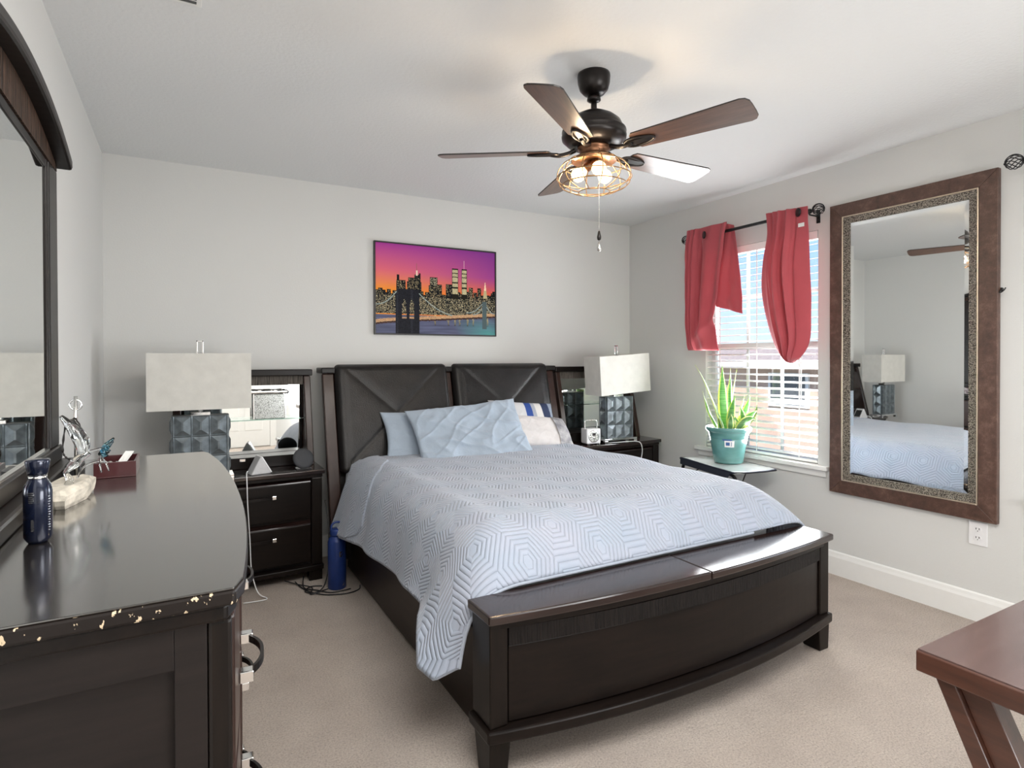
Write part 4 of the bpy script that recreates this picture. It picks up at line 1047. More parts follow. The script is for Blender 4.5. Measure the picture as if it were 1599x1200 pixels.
MB().tube(smooth_path([(gx, gy, gz), (gx+0.004, gy-0.005, gz+0.018), (gx-0.004, gy, gz+0.036), (gx+0.010, gy, gz+0.052), (gx+0.022, gy+0.004, gz+0.066), (gx+0.042, gy+0.008, gz+0.080)]), [0.009, 0.0095, 0.010, 0.0095, 0.009, 0.008, 0.008, 0.008, 0.007, 0.0065, 0.006, 0.006, 0.006, 0.0065, 0.007, 0.008, 0.009, 0.0105, 0.011, 0.0115, 0.012, 0.012, 0.0115, 0.011, 0.0105, 0.010, 0.009, 0.0085, 0.008, 0.007, 0.006], 12).build('bird_body', M['glass'], rk)
for dy_, tip in ((-0.012, (gx-0.012, gy-0.006, gz+0.172)), (0.012, (gx+0.006, gy+0.02, gz+0.160))):
    P = smooth_path([(gx+0.030, gy+dy_*0.4, gz+0.074), (gx+0.028, gy+dy_, gz+0.105), (gx+0.012, gy+dy_, gz+0.140), tip]); n = len(P)
    MB().tube(P, [0.004+0.011*math.sin(PI*(i/(n-1))**0.8) for i in range(n)], 8).build('wing', M['glass'], rk)
MB().tube(smooth_path([(gx+0.018, gy, gz+0.02), (gx+0.03, gy, gz+0.045), (gx+0.055, gy+0.004, gz+0.056), (gx+0.075, gy+0.006, gz+0.054)]), 0.0022, 8).tube(smooth_path([(gx+0.04, gy, gz+0.082), (gx+0.07, gy+0.004, gz+0.088), (gx+0.075, gy+0.008, gz+0.074)]), 0.003, 8).build('stem', M['glass'], rk)
m = MB()
for k in range(6):
    a = 2*PI*k/6; c0 = Vector((gx+0.062, gy+0.006, gz+0.072)); tip = c0+Vector((0.024+0.006*math.cos(a), 0.018*math.sin(a), 0.018+0.022*math.cos(a)))
    m.tube([c0, (c0+tip)/2+Vector((0, 0, 0.002)), tip], [0.004, 0.008, 0.002], 8)
m.build('blue_flower', M['glass_blue'], rk)
m = MB()
for k in (-1, 1): m.tube([(gx+0.066, gy+0.004*k, gz+0.07), (gx+0.070+0.006*k, gy+0.006*k, gz+0.048), (gx+0.074+0.007*k, gy+0.008*k, gz+0.030)], 0.0022, 6)
m.build('hanging_drops', M['glass'], rk)
rr = thing('ring_stand', 'slender silver rod with a small ring rising behind the glass hummingbird', 'jewellery stand', (-0.247, 1.79, DZ))
RX, RY = -0.2555, 1.885
RX, RY = -0.247, 1.905
MB().lathe([(0, 0), (0.012, 0), (0.012, 0.003), (0.004, 0.006), (0, 0.006)], 16, c=(RX, RY, DZ+0.0003)).tube([(RX, RY, DZ+0.004), (RX, RY, DZ+0.246)], 0.0042, 10).build('rod', M['silver'], rr)
MB().tube([(RX+0.016*math.cos(a)*0.87, RY-0.016*math.cos(a)*0.49, DZ+0.224+0.0135*math.sin(a)) for a in [2*PI*i/24 for i in range(24)]], 0.0021, 8, closed=True).build('ring', M['chrome'], rr)
kl = MB(); Pk = smooth_path([(RX, RY-0.006, DZ+0.190), (RX-0.020, RY-0.004, DZ+0.172), (RX-0.028, RY, DZ+0.11), (RX-0.022, RY, DZ+0.088), (RX-0.006, RY-0.006, DZ+0.082), (RX+0.012, RY-0.004, DZ+0.10), (RX+0.014, RY-0.004, DZ+0.15), (RX, RY-0.006, DZ+0.190)], 8)
kl.tube(Pk, [0.0022+0.0008*math.sin(i*1.6) for i in range(len(Pk))], 8)
ko = kl.build('twisted_loop', M['dark_metal'], rr)
bx = thing('trinket_box', 'open dark red box of trinkets and folded paper at the far end of the dresser', 'box', (-0.185, 2.16, DZ))
m = MB(); a0, a1, b0, b1, hz = -0.225, -0.122, 2.04, 2.20, 0.045; z_ = DZ+0.0004
m.box((a0, b0, z_), (a1, b1, z_+0.004)).box((a0, b0, z_+0.004), (a1, b0+0.006, z_+hz)).box((a0, b1-0.006, z_+0.004), (a1, b1, z_+hz)).box((a0, b0+0.006, z_+0.004), (a0+0.006, b1-0.006, z_+hz)).box((a1-0.006, b0+0.006, z_+0.004), (a1, b1-0.006, z_+hz))
m.build('box_body', M['box_red'], bx, bevel=0.001)
tk = thing('folded_paper', 'white folded paper sticking out of the dark red trinket box', 'paper', (-0.15, 2.13, DZ+0.03))
MB().hexa([(-0.182, 2.10, DZ+0.020), (-0.160, 2.075, DZ+0.020), (-0.135, 2.17, DZ+0.056), (-0.158, 2.18, DZ+0.056)], [(-0.182, 2.10, DZ+0.0215), (-0.160, 2.075, DZ+0.0215), (-0.135, 2.17, DZ+0.0575), (-0.158, 2.18, DZ+0.0575)]).build('sheet', M['paper'], tk)
cn = MB()
cn.tube(smooth_path([(-0.208+0.007*i, 2.08+0.02*math.sin(i*2.1), DZ+0.012+0.030*abs(math.sin(i*0.9))) for i in range(8)], 5), 0.0032, 6)
cn.ball((-0.205, 2.11, DZ+0.028), 0.012, 10).ball((-0.190, 2.09, DZ+0.036), 0.007, 10)
tag(cn.build('necklace', M['silver']), 'tangled silver necklace inside the dark red trinket box', 'necklace')
bk = MB().box((-0.288, 2.02, DZ+0.0004), (-0.251, 2.10, DZ+0.048)).build('small_box', M['black_plastic'], bevel=0.003)
tag(bk, 'small black box left of the dark red trinket box', 'box')

# ------------------------------------------------------------------ picture of the skyline
def paint_skyline(w_, h_):
    rng = np.random.RandomState(3); A = np.zeros((h_, w_, 3))
    yy, xx = np.mgrid[0:h_, 0:w_]; u = xx/w_; v = yy/h_          # v from the top
    top = np.array([0.42, 0.055, 0.33]); mid = np.array([0.80, 0.16, 0.22]); low = np.array([0.95, 0.33, 0.03])
    rt = np.array([0.22, 0.045, 0.28]); rl = np.array([0.75, 0.13, 0.06])
    t = np.clip(v/0.52, 0, 1)[..., None]; L = np.where(t < 0.55, top+(mid-top)*(t/0.55), mid+(low-mid)*((t-0.55)/0.45))
    rm = np.array([0.35, 0.06, 0.28]); Rr = np.where(t < 0.6, rt+(rm-rt)*(t/0.6), rm+(rl-rm)*((t-0.6)/0.4))
    A[:] = L*(1-u[..., None]**1.2)+Rr*u[..., None]**1.2
    def rect(x0, x1, y0, y1, c): A[int(y0*h_):int(y1*h_), int(x0*w_):int(x1*w_)] = c
    def bld(x0, x1, y0, y1=0.78, lit=0.35, col=(0.018, 0.02, 0.024), wc=(0.75, 0.62, 0.36)):
        X0, X1, Y0, Y1 = int(x0*w_), min(w_, int(x1*w_)), int(y0*h_), int(y1*h_); A[Y0:Y1, X0:X1] = col
        for y in range(Y0+2, Y1, 2):
            for x in range(X0+1, X1-1, 1):
                if rng.rand() < lit: A[y, x] = np.array(wc)*(0.4+0.8*rng.rand())
    bld(0.0, 1.0, 0.555, 0.78, 0.24)
    for k in range(46):
        x = k/46; bld(x, x+0.02+0.02*rng.rand(), 0.47+0.09*rng.rand(), 0.78, 0.30)
    A[int(0.40*h_):int(0.47*h_), :int(0.1*w_)] = A[int(0.40*h_):int(0.47*h_), :int(0.1*w_)]
    bld(0.165, 0.185, 0.34, 0.6, 0.05); bld(0.16, 0.235, 0.40, 0.7, 0.25)
    bld(0.255, 0.32, 0.365, 0.7, 0.3); bld(0.245, 0.36, 0.41, 0.7, 0.3); bld(0.305, 0.345, 0.33, 0.6, 0.25)
    rect(0.318, 0.332, 0.285, 0.34, (0.9, 0.75, 0.6)); rect(0.323, 0.326, 0.20, 0.285, (0.25, 0.15, 0.1)); bld(0.34, 0.355, 0.31, 0.6, 0.05)
    bld(0.43, 0.495, 0.345, 0.75, 0.6, wc=(0.85, 0.80, 0.55)); bld(0.42, 0.50, 0.44, 0.75, 0.3); bld(0.49, 0.53, 0.425, 0.75, 0.3)
    bld(0.565, 0.62, 0.415, 0.75, 0.15); bld(0.60, 0.69, 0.50, 0.78, 0.25)
    for x0, x1, y0 in ((0.618, 0.672, 0.225), (0.700, 0.748, 0.225)):
        bld(x0, x1, y0, 0.60, 0.0, (0.03, 0.028, 0.02))
        for (a, b) in ((0.05, 0.16), (0.19, 0.30), (0.34, 0.50), (0.56, 0.68), (0.74, 0.95)):
            Y0 = int((y0+a*0.32)*h_); Y1 = int((y0+b*0.32)*h_)
            for y in range(Y0, Y1):
                for x in range(int(x0*w_)+1, int(x1*w_)-1): A[y, x] = np.array((0.62, 0.56, 0.34))*(0.5+0.7*rng.rand())
    rect(0.722, 0.7265, 0.125, 0.225, (0.85, 0.6, 0.6))
    bld(0.765, 0.80, 0.44, 0.75, 0.4); bld(0.84, 0.875, 0.44, 0.75, 0.3); bld(0.965, 0.99, 0.49, 0.8, 0.1)
    for y in range(int(0.365*h_), int(0.56*h_)):
        f_ = (y/h_-0.365)/0.195; hw = 0.002+0.018*f_; rect((0.912-hw), (0.912+hw), y/h_, (y+1)/h_, (0.95, 0.72, 0.50) if f_ < 0.5 else (0.55, 0.45, 0.25))
    # haze of lights by the river
    for k in range(2600):
        x = rng.randint(0, w_); y = int((0.58+0.20*rng.rand())*h_); A[y, x] = np.array((0.55, 0.50, 0.34))*(0.3+rng.rand())
    # water
    W0 = int(0.79*h_)
    for y in range(W0, h_):
        f_ = (y-W0)/(h_-W0)
        for x in range(w_):
            n_ = noise.noise((x*0.02, y*0.22, 0))*0.5+0.5; base = np.array((0.055, 0.06, 0.10))*1.9*(0.6+0.9*n_)
            g_ = max(0, 1-abs((x/w_)-(0.95-0.1*(1-f_)))/0.28)*f_; base = base*(1-g_)+np.array((0.10, 0.36, 0.35))*g_
            A[y, x] = base
    for xx_ in (0.47, 0.585, 0.64, 0.68, 0.75, 0.80, 0.93):
        for y in range(W0-3, W0+int(0.11*h_)): 
            for dx in (-1, 0, 1): A[y, min(w_-1, int(xx_*w_)+dx+rng.randint(-1, 2))] = np.array((0.75, 0.62, 0.25))*(1-(y-W0+3)/(0.14*h_))
    # bridge deck rising to the left, with light trails
    for x in range(w_):
        yd = (0.888-0.10*(x/w_)**0.7*1.0) if x/w_ < 0.42 else (0.836-0.11*((x/w_)-0.42))
        for k in range(-int(0.035*h_), int(0.022*h_)):
            y = int(yd*h_)+k
            if 0 <= y < h_: A[y, x] = np.array((0.66, 0.40, 0.22) if k < 0 else (0.14, 0.07, 0.06))*(0.5+0.7*rng.rand())
    # near bridge tower with two pointed arches
    X0, X1 = 0.155, 0.345
    for y in range(int(0.50*h_), h_):
        for x in range(int(X0*w_), int(X1*w_)):
            u_ = (x/w_-X0)/(X1-X0); v_ = y/h_
            if v_ < 0.53 and not (0.03 < u_ < 0.97): continue
            c = np.array((0.030, 0.032, 0.045))*(0.5+1.0*rng.rand())*(1.6 if (0.62 < u_ < 0.70 or 0.02 < u_ < 0.08) else 1)
            hole = False
            for cx_ in (0.34, 0.66):
                wd_ = 0.095*min(1, max(0, (v_-0.60)/0.07))
                if abs(u_-cx_) < wd_ and v_ < 0.83 and v_ > 0.60: hole = True
            if hole: continue
            if v_ > 0.97: pass
            A[y, x] = c
    # far bridge tower and cables
    for (cx0, cy0, cx1, cy1) in ((0.74, 0.74, 0.90, 0.60), (0.90, 0.60, 1.0, 0.74), (0.80, 0.76, 0.92, 0.60), (0.16, 0.53, 0.0, 0.68), (0.34, 0.54, 0.62, 0.78)):
        for k in range(400):
            t_ = k/400; x = int(lerp(cx0, cx1, t_)*w_); y = int((lerp(cy0, cy1, t_)+0.04*math.sin(PI*t_))*h_)
            if 0 <= x < w_ and 0 <= y < h_-1: A[y, x] = (0.42, 0.50, 0.48); A[y+1, x] = (0.20, 0.26, 0.26)
    for x in range(int(0.885*w_), int(0.925*w_)): A[int(0.60*h_):int(0.93*h_), x] = np.array((0.09, 0.13, 0.14))
    A = np.clip(A, 0, 1); s_ = A.mean(2, keepdims=True); return np.where(s_ < 0.1, A*0.45, A*0.92)
pic = thing('skyline_picture', 'framed night city skyline with a bridge and pink orange sunset on the back wall', 'picture', (1.6025, YB-0.01, 1.461))
PX0, PX1, PZ0, PZ1 = 1.1348, 2.0701, 1.4595, 2.0985
fw = 0.010
MB().box((PX0, YB-0.022, PZ0), (PX0+fw, YB-0.001, PZ1)).box((PX1-fw, YB-0.022, PZ0), (PX1, YB-0.001, PZ1)).box((PX0+fw, YB-0.022, PZ0), (PX1-fw, YB-0.001, PZ0+fw)).box((PX0+fw, YB-0.022, PZ1-fw), (PX1-fw, YB-0.001, PZ1)).build('picture_frame', M['black_plastic'], pic, bevel=0.001)
pw, ph = 300, 200
A = paint_skyline(pw, ph)
m = MB(); vx = np.linspace(PX0+fw, PX1-fw, pw+1); vz = np.linspace(PZ1-fw, PZ0+fw, ph+1)
vs = [(x, YB-0.016, z) for z in vz for x in vx]
fs = [(i*(pw+1)+j, (i+1)*(pw+1)+j, (i+1)*(pw+1)+j+1, i*(pw+1)+j+1) for i in range(ph) for j in range(pw)]
m.add(vs, fs); po = m.build('picture_print', M['paint'], pic, fixn=False)
ca = po.data.color_attributes.new('paint', 'FLOAT_COLOR', 'CORNER')
cols_ = np.ones((pw*ph, 4, 4)); cols_[:, :, :3] = A.reshape(-1, 1, 3); ca.data.foreach_set('color', cols_.ravel())
MB().box((PX0+fw, YB-0.0155, PZ0+fw), (PX1-fw, YB-0.002, PZ1-fw)).build('backing_board', M['black_plastic'], pic)

# ------------------------------------------------------------------ wall mirror
wm = thing('wall_mirror', 'tall wall mirror in a distressed brown frame with beaded trim', 'mirror', (XR-0.02, 1.7115, 0.50))
my0, my1, mz0, mz1 = 1.2979, 2.1249, 0.4973, 2.1904
def miter(y0, y1, z0, z1, wd, x_out, x_in, xb, name, mat, bev=0.003):
    """four mitred members; x_out is the face at the outer edge, x_in at the inner edge"""
    m = MB(); O = [(y0, z0), (y1, z0), (y1, z1), (y0, z1)]; I = [(y0+wd, z0+wd), (y1-wd, z0+wd), (y1-wd, z1-wd), (y0+wd, z1-wd)]
    for k in range(4):
        j = (k+1) % 4
        vs = [(x_out, *O[k]), (x_out, *O[j]), (x_in, *I[j]), (x_in, *I[k]), (xb, *O[k]), (xb, *O[j]), (xb, *I[j]), (xb, *I[k])]
        m.add(vs, [(0, 1, 2, 3), (7, 6, 5, 4), (0, 4, 5, 1), (2, 6, 7, 3), (0, 3, 7, 4), (1, 5, 6, 2)])
    return m.build(name, mat, wm, bevel=bev)
miter(my0, my1, mz0, mz1, 0.076, XR-0.032, XR-0.036, XR-0.002, 'wooden_frame', M['frame_brown'])
a_ = 0.0765; miter(my0+a_, my1-a_, mz0+a_, mz1-a_, 0.007, XR-0.039, XR-0.039, XR-0.004, 'gold_bead', M['gold_line'], 0.002)
a_ = 0.084; miter(my0+a_, my1-a_, mz0+a_, mz1-a_, 0.035, XR-0.037, XR-0.029, XR-0.004, 'beaded_trim', M['pewter'], 0.001)
a_ = 0.119
gy0, gy1, gz0, gz1 = my0+a_, my1-a_, mz0+a_, mz1-a_; bw_ = 0.022; g0, g1 = XR-0.0205, XR-0.0225
vs = [(g0, gy0, gz0), (g0, gy1, gz0), (g0, gy1, gz1), (g0, gy0, gz1), (g1, gy0+bw_, gz0+bw_), (g1, gy1-bw_, gz0+bw_), (g1, gy1-bw_, gz1-bw_), (g1, gy0+bw_, gz1-bw_)]
vs = [(x_-(y_-(gy0+gy1)/2)*0.0115-0.0005, y_, z_) for x_, y_, z_ in vs]
bb = [(XR-0.006, v[1], v[2]) for v in vs[:4]]
MB().add(vs+bb, [(4, 5, 6, 7), (0, 1, 5, 4), (1, 2, 6, 5), (2, 3, 7, 6), (3, 0, 4, 7), (11, 10, 9, 8), (0, 8, 9, 1), (1, 9, 10, 2), (2, 10, 11, 3), (3, 11, 8, 0)]).build('mirror_glass', M['mirror'], wm)
hk = thing('wall_hook', 'small black curtain hook on the wall beside the tall brown mirror', 'hook', (XR-0.01, 1.288, 1.6))
MB().tube(smooth_path([(XR-0.002, 1.295, 1.615), (XR-0.03, 1.292, 1.600), (XR-0.045, 1.282, 1.597), (XR-0.048, 1.268, 1.606), (XR-0.046, 1.262, 1.618)]), 0.0028, 8).lathe([(0, 0), (0.009, 0), (0.009, 0.003), (0, 0.004)], 14, T=Matrix.Translation((XR-0.0005, 1.295, 1.615)) @ Matrix.Rotation(-PI/2, 4, 'Y')).build('hook_wire', M['black_metal'], hk)

# ------------------------------------------------------------------ curtain rods
RXc = XR-0.095; RZc = 2.175
def rod(label):
    t_ = thing('curtain_rod', label, 'curtain rod', (RXc, 2.68, RZc))
    MB().tube([(RXc, 2.20, RZc), (RXc, 3.165, RZc)], 0.0105, 16).build('pole', M['black_metal'], t_)
    for yc, s_ in ((3.203, 1), (2.155, -1)):
        m = MB()
        for k in range(5):
            a0 = PI*k/5; P = []
            for i in range(25):
                t = 2*PI*i/25; r_ = 0.033*abs(math.sin(t)) if True else 0
                # twisted meridian loops
                az = a0+(0 if math.sin(t) >= 0 else PI)+0.9*math.cos(t)
                P.append((RXc+r_*math.cos(az), yc+0.034*math.cos(t), RZc+r_*math.sin(az)))
            m.tube(P, 0.0022, 6, closed=True)
        m.ball((RXc, yc+s_*0.035, RZc), 0.006, 10).ball((RXc, yc-s_*0.035, RZc), 0.010, 10)
        m.build('finial', M['black_metal'], t_)
    for yc in (3.13, 2.215):
        MB().tube([(RXc, yc, RZc-0.012), (RXc+0.01, yc, RZc-0.02), (XR-0.004, yc, RZc-0.02)], 0.005, 8).box((XR-0.006, yc-0.011, RZc-0.06), (XR-0.0008, yc+0.011, RZc+0.02)).lathe([(0.013, -0.012), (0.016, 0), (0.013, 0.012)], 16, T=Matrix.Translation((RXc, yc, RZc)) @ Matrix.Rotation(PI/2, 4, 'X')).build('bracket', M['black_metal'], t_)
    return t_
r1_ = rod('black curtain rod with wire ball ends carrying the red curtains')
r2_ = copy_tree(r1_); r2_['label'] = 'black curtain rod right of the brown mirror with only its wire ball end showing'
r2_.location = r2_.location+Vector((0, 1.214-3.203, 0.005))
for q in (r1_, r2_): q['group'] = 'curtain rods on the window wall'

# ------------------------------------------------------------------ curtains
def sheet_between(m, left, right, nv, nu, fold, v_curve=None):
    """left/right: lists of (y, z) top to bottom; fold(u, v) -> offset into the room"""
    def along(P, t):
        d_ = [0]
        for i in range(1, len(P)): d_.append(d_[-1]+math.hypot(P[i][0]-P[i-1][0], P[i][1]-P[i-1][1]))
        s_ = t*d_[-1]; return interp(s_, d_, [p[0] for p in P]), interp(s_, d_, [p[1] for p in P])
    G = []
    for j in range(nv+1):
        v = j/nv; a = along(left, v); b = along(right, v); row = []
        for i in range(nu+1):
            u = i/nu; y = lerp(a[0], b[0], u); z = lerp(a[1], b[1], u)
            row.append((RXc-fold(u, v), y, z))
        G.append(row)
    m.grid(G)
def smooth2(P, k=8):
    return [(q.x, q.y) for q in smooth_path([(p[0], p[1], 0) for p in P], k)]
cL = thing('curtain', 'left red curtain folded up in a loop with a loose flap', 'curtain', (RXc, 3.0, 1.34))
def foldL(u, v):
    f = 0.012
    for c_, w_, a_ in ((0.05, 0.045, 0.024), (0.15, 0.04, 0.028), (0.245, 0.04, 0.03)):
        f += a_*math.exp(-((u-c_)/w_)**2)
    c0 = lerp(0.40, 0.47, v)
    f -= 0.030*math.exp(-((u-c0)/0.035)**2)*sm((v-0.05)/0.2)*(1-sm((v-0.72)/0.12))
    f += 0.035*math.exp(-((u-lerp(0.62, 0.60, v))/0.14)**2)*(0.5+0.5*v)
    f += 0.020*math.exp(-((u-0.95)/0.06)**2)*(1-v)
    # diagonal drape into the bottom loop
    dgl = (v-0.86)-(0.5-u)*0.22
    f += 0.024*math.exp(-(dgl/0.05)**2)*sm((u-0.15)/0.2)
    f *= 0.55+0.45*sm(v/0.12); f += 0.006*noise.noise((u*5, v*7, 0))
    e = max(0, (v-0.93)/0.07); return f*math.sqrt(max(0, 1-e*e*0.8))+0.010
m = MB()
sheet_between(m, smooth2([(3.178, 2.237), (3.186, 2.05), (3.188, 1.841), (3.182, 1.55), (3.167, 1.35)]), smooth2([(2.81, 2.232), (2.847, 1.99), (2.885, 1.767), (2.91, 1.647), (2.908, 1.505), (2.884, 1.345)]), 110, 130, foldL)
m.build('main_drape', M['curtain'], cL, solid=0.005, fixn=False)
m = MB()
sheet_between(m, smooth2([(2.845, 2.232), (2.875, 1.974), (2.93, 1.760), (2.915, 1.655)]), smooth2([(2.774, 2.205), (2.735, 1.986), (2.700, 1.738), (2.696, 1.592)]), 70, 60, lambda u, v: -0.004+0.012*math.sin(u*7+v*2)*(0.3+0.7*v)+0.008*noise.noise((u*4, v*6, 5)))
m.build('loose_flap', M['curtain'], cL, solid=0.004, fixn=False)
def grommet(parent, y, z, x):
    MB().lathe([(0.017, -0.004), (0.026, -0.004), (0.027, 0), (0.026, 0.004), (0.017, 0.004)], 24, T=Matrix.Translation((x, y, z)) @ Matrix.Rotation(PI/2, 4, 'Y') @ Matrix.Rotation(0.5, 4, 'X')).build('grommet', M['black_metal'], parent)
grommet(cL, 3.000, 2.175, RXc-0.036)
cR = thing('curtain', 'right red curtain knotted into a hanging teardrop shape', 'curtain', (RXc, 2.35, 1.26))
def foldR(u, v):
    f = 0.020+0.05*math.sin(PI*u)**0.7*sm((v+0.1)/0.5)
    c1 = lerp(0.50, 0.56, v)
    f += 0.030*math.exp(-((u-0.42+0.06*(1-v))/0.045)**2)*(1-0.5*v)+0.026*math.exp(-((u-lerp(0.56, 0.66, v))/0.04)**2)
    f -= 0.052*math.exp(-((u-c1)/0.022)**2)*sm((v-0.12)/0.2)
    f += 0.016*math.exp(-((u-lerp(0.22, 0.25, v))/0.05)**2)-0.014*math.exp(-((u-lerp(0.14, 0.33, v))/0.03)**2)-0.012*math.exp(-((u-lerp(0.74, 0.70, v))/0.02)**2)
    f += 0.006*noise.noise((u*4, v*5, 8))
    e = max(0, (v-0.9)/0.1)
    f *= 0.6+0.4*sm(v/0.1)
    return f*math.sqrt(max(0.05, 1-e*e))+0.008
m = MB()
sheet_between(m, smooth2([(2.501, 2.222), (2.485, 2.087), (2.517, 1.907), (2.525, 1.721), (2.485, 1.531), (2.426, 1.372), (2.360, 1.285), (2.322, 1.262)]), smooth2([(2.212, 2.205), (2.197, 2.034), (2.188, 1.817), (2.180, 1.6), (2.188, 1.400), (2.245, 1.300), (2.308, 1.262)]), 130, 130, foldR)
m.build('main_drape', M['curtain'], cR, solid=0.005, fixn=False)
grommet(cR, 2.262, 2.175, RXc-0.036)
MB().box((RXc-0.046, 2.215, 2.082), (RXc-0.045, 2.255, 2.105), T=None).build('care_label', M['paper'], cR)

# ------------------------------------------------------------------ tray table and plant
tt = thing('tray_table', 'small folding tray table with a dark frame under the window sill', 'table', (3.17, 2.72, 0))
Av = Vector((3.08, 3.046, 0)); Bv = Vector((2.95, 2.495, 0)); d1 = (Av-Bv).normalized(); d2 = Vector((d1.y, -d1.x, 0))
def tp(a, b, z): q = Bv+d1*a+d2*b; return (q.x, q.y, z)
L_, W_ = 0.562, 0.335
out = [(0, 0), (L_, 0)]
# far side has a rounded corner near the camera
out += [(L_-0.02, W_*0.86)]
out += [(L_*0.60, W_*0.98), (0.05, W_), (0.0, W_*0.97), (-0.015, W_*0.7), (-0.02, W_*0.3)]
pts = [tp(a, b, 0)[:2] for a, b in out]
MB().prism(pts, 0.574, 0.588).build('tabletop', M['tray'], tt, bevel=0.003)
cen = sum((Vector((p[0], p[1], 0)) for p in pts), Vector())/len(pts)
m = MB(); loop = [(p[0]+(p[0]-cen.x)*0.008, p[1]+(p[1]-cen.y)*0.008, 0.582) for p in pts]
m.tube(loop, 0.0075, 8, closed=True); m.build('rim', M['navy_metal'], tt)
MB().hexa([tp(0.02, -0.016, 0.545), tp(L_-0.01, -0.016, 0.545), tp(L_-0.01, -0.010, 0.545), tp(0.02, -0.010, 0.545)], [tp(0.0, -0.006, 0.592), tp(L_, -0.006, 0.592), tp(L_, 0.0, 0.592), tp(0.0, 0.0, 0.592)]).build('front_lip', M['navy_metal'], tt, bevel=0.002)
for a, s_ in ((0.06, -1), (L_-0.05, 1)):
    e_ = a+s_*0.075
    MB().tube(smooth_path([tp(a-s_*0.12, 0.03, 0.563), tp(a, 0.03, 0.562), tp(a+s_*0.045, 0.03, 0.552), tp(e_-s_*0.005, 0.03, 0.52), tp(e_, 0.03, 0.46), tp(e_, 0.03, 0.2), tp(e_, 0.03, 0.02)]), 0.011, 10).build('leg', M['black_metal'], tt)
    MB().tube([tp(e_, -0.12, 0.012), tp(e_, 0.26, 0.012)], 0.011, 10).build('foot_bar', M['black_metal'], tt)
    MB().tube([tp(e_-s_*0.002, 0.03, 0.44), tp(a-s_*0.05, 0.20, 0.568)], 0.004, 8).build('brace', M['black_metal'], tt)
PCX, PCY, PZ = 3.205, 2.735, 0.5885
pot = thing('plant_pot', 'teal glazed ribbed pot standing on the tray table by the window', 'plant pot', (PCX, PCY, PZ))
PT = Matrix.Translation((PCX, PCY, PZ))
MB().lathe([(0, 0), (0.085, 0), (0.093, 0.006), (0.095, 0.016), (0.0935, 0.020), (0.0975, 0.026), (0.0965, 0.032), (0.1005, 0.038), (0.101, 0.050), (0.120, 0.165), (0.1185, 0.170), (0.1235, 0.176), (0.122, 0.182), (0.127, 0.190), (0.1285, 0.205), (0.138, 0.212), (0.146, 0.222), (0.148, 0.234), (0.143, 0.242), (0.133, 0.243), (0.128, 0.235), (0.122, 0.222), (0.120, 0.205), (0, 0.205)], 56, T=PT).build('pot_body', M['teal'], pot)
MB().lathe([(0, 0.206), (0.119, 0.206), (0.119, 0.214), (0.06, 0.219), (0, 0.222)], 40, T=PT).build('soil', M['soil'], pot)
def arc_patch(m, a0, a1, z0, z1, r0, r1, mi=0):
    n = 8; vs = []; fs = []
    for i in range(n+1):
        a = RD(lerp(a0, a1, i/n)); vs += [(r0*math.cos(a), r0*math.sin(a), z0), (r1*math.cos(a), r1*math.sin(a), z1)]
    for i in range(n): fs.append((i*2, i*2+2, i*2+3, i*2+1))
    m.add(vs, fs, True, mi, PT)
m = MB()
ca_ = math.degrees(math.atan2(-PCY, -PCX))  # towards the camera
rr_ = lambda z: 0.101+(z-0.05)/0.115*0.019+0.0008
arc_patch(m, ca_-12, ca_+18-0, 0.117, 0.160, rr_(0.117), rr_(0.160)); arc_patch(m, ca_-18, ca_+10, 0.160, 0.170, rr_(0.160)+0.0005, rr_(0.170)+0.001, 1)
arc_patch(m, ca_-8, ca_+4, 0.128, 0.150, rr_(0.128)+0.0006, rr_(0.150)+0.0006, 1)
arc_patch(m, ca_+8, ca_+10, 0.124, 0.152, rr_(0.124)+0.0006, rr_(0.152)+0.0006, 1)
m.build('sticker', [M['paper'], plain('blue_print', (0.05, 0.12, 0.30), 0.5)], pot, fixn=False)
pl_ = thing('snake_plant', 'variegated snake plant with yellow edged leaves growing in the teal pot', 'plant', (PCX, PCY, PZ+0.225))
def leaf(base, tip, wd, bend=(0, 0, 0), fold=0.25, twist=0.0, ns=22):
    b_ = Vector(base); t_ = Vector(tip); c_ = (b_+t_)/2+Vector(bend)
    view = Vector((0.872*math.cos(twist)+0.489*math.sin(twist), -0.489*math.cos(twist)+0.872*math.sin(twist), 0))
    G = []; UV = []
    for i in range(ns+1):
        s_ = i/ns; p = b_*(1-s_)**2+c_*2*s_*(1-s_)+t_*s_*s_
        dd = ((c_-b_)*(1-s_)+(t_-c_)*s_).normalized(); side = (view-dd*view.dot(dd)).normalized(); nn = dd.cross(side)
        w_ = wd*(0.55+0.45*math.sin(PI*min(1, s_*1.15)))*(1-s_**3.2)*0.5+0.0008
        row = []; ur = []
        for k in range(7):
            u = -1+2*k/6; row.append(tuple(p+side*(u*w_)+nn*(fold*w_*(u*u)+0.002*math.sin(s_*14+u)))); ur.append(((u+1)/2, s_))
        G.append(row); UV.append(ur)
    m = MB(); m.grid(G, UV)
    m.build('leaf', M['leaf'], pl_, solid=0.002, fixn=False)
B0 = Vector((PCX, PCY, PZ+0.215)); Rr_ = Vector((0.872, -0.489, 0)); Fv = Vector((0.489, 0.872, 0))
def bp(r, f, z=0): q = B0+Rr_*r+Fv*f; return (q.x, q.y, q.z+z)
leaf(bp(-0.02, 0.01), bp(-0.035, 0.02, 0.445), 0.070, tuple(-Rr_*0.01))
leaf(bp(0.015, 0.03), bp(0.028, 0.04, 0.42), 0.055, tuple(Rr_*0.0), twist=0.5)
leaf(bp(0.05, 0.04), bp(0.068, 0.03, 0.41), 0.034, tuple(Rr_*-0.035), twist=1.0)
leaf(bp(-0.045, 0.0), bp(-0.226, 0.0, 0.445), 0.032, tuple(Rr_*0.045), twist=0.9)
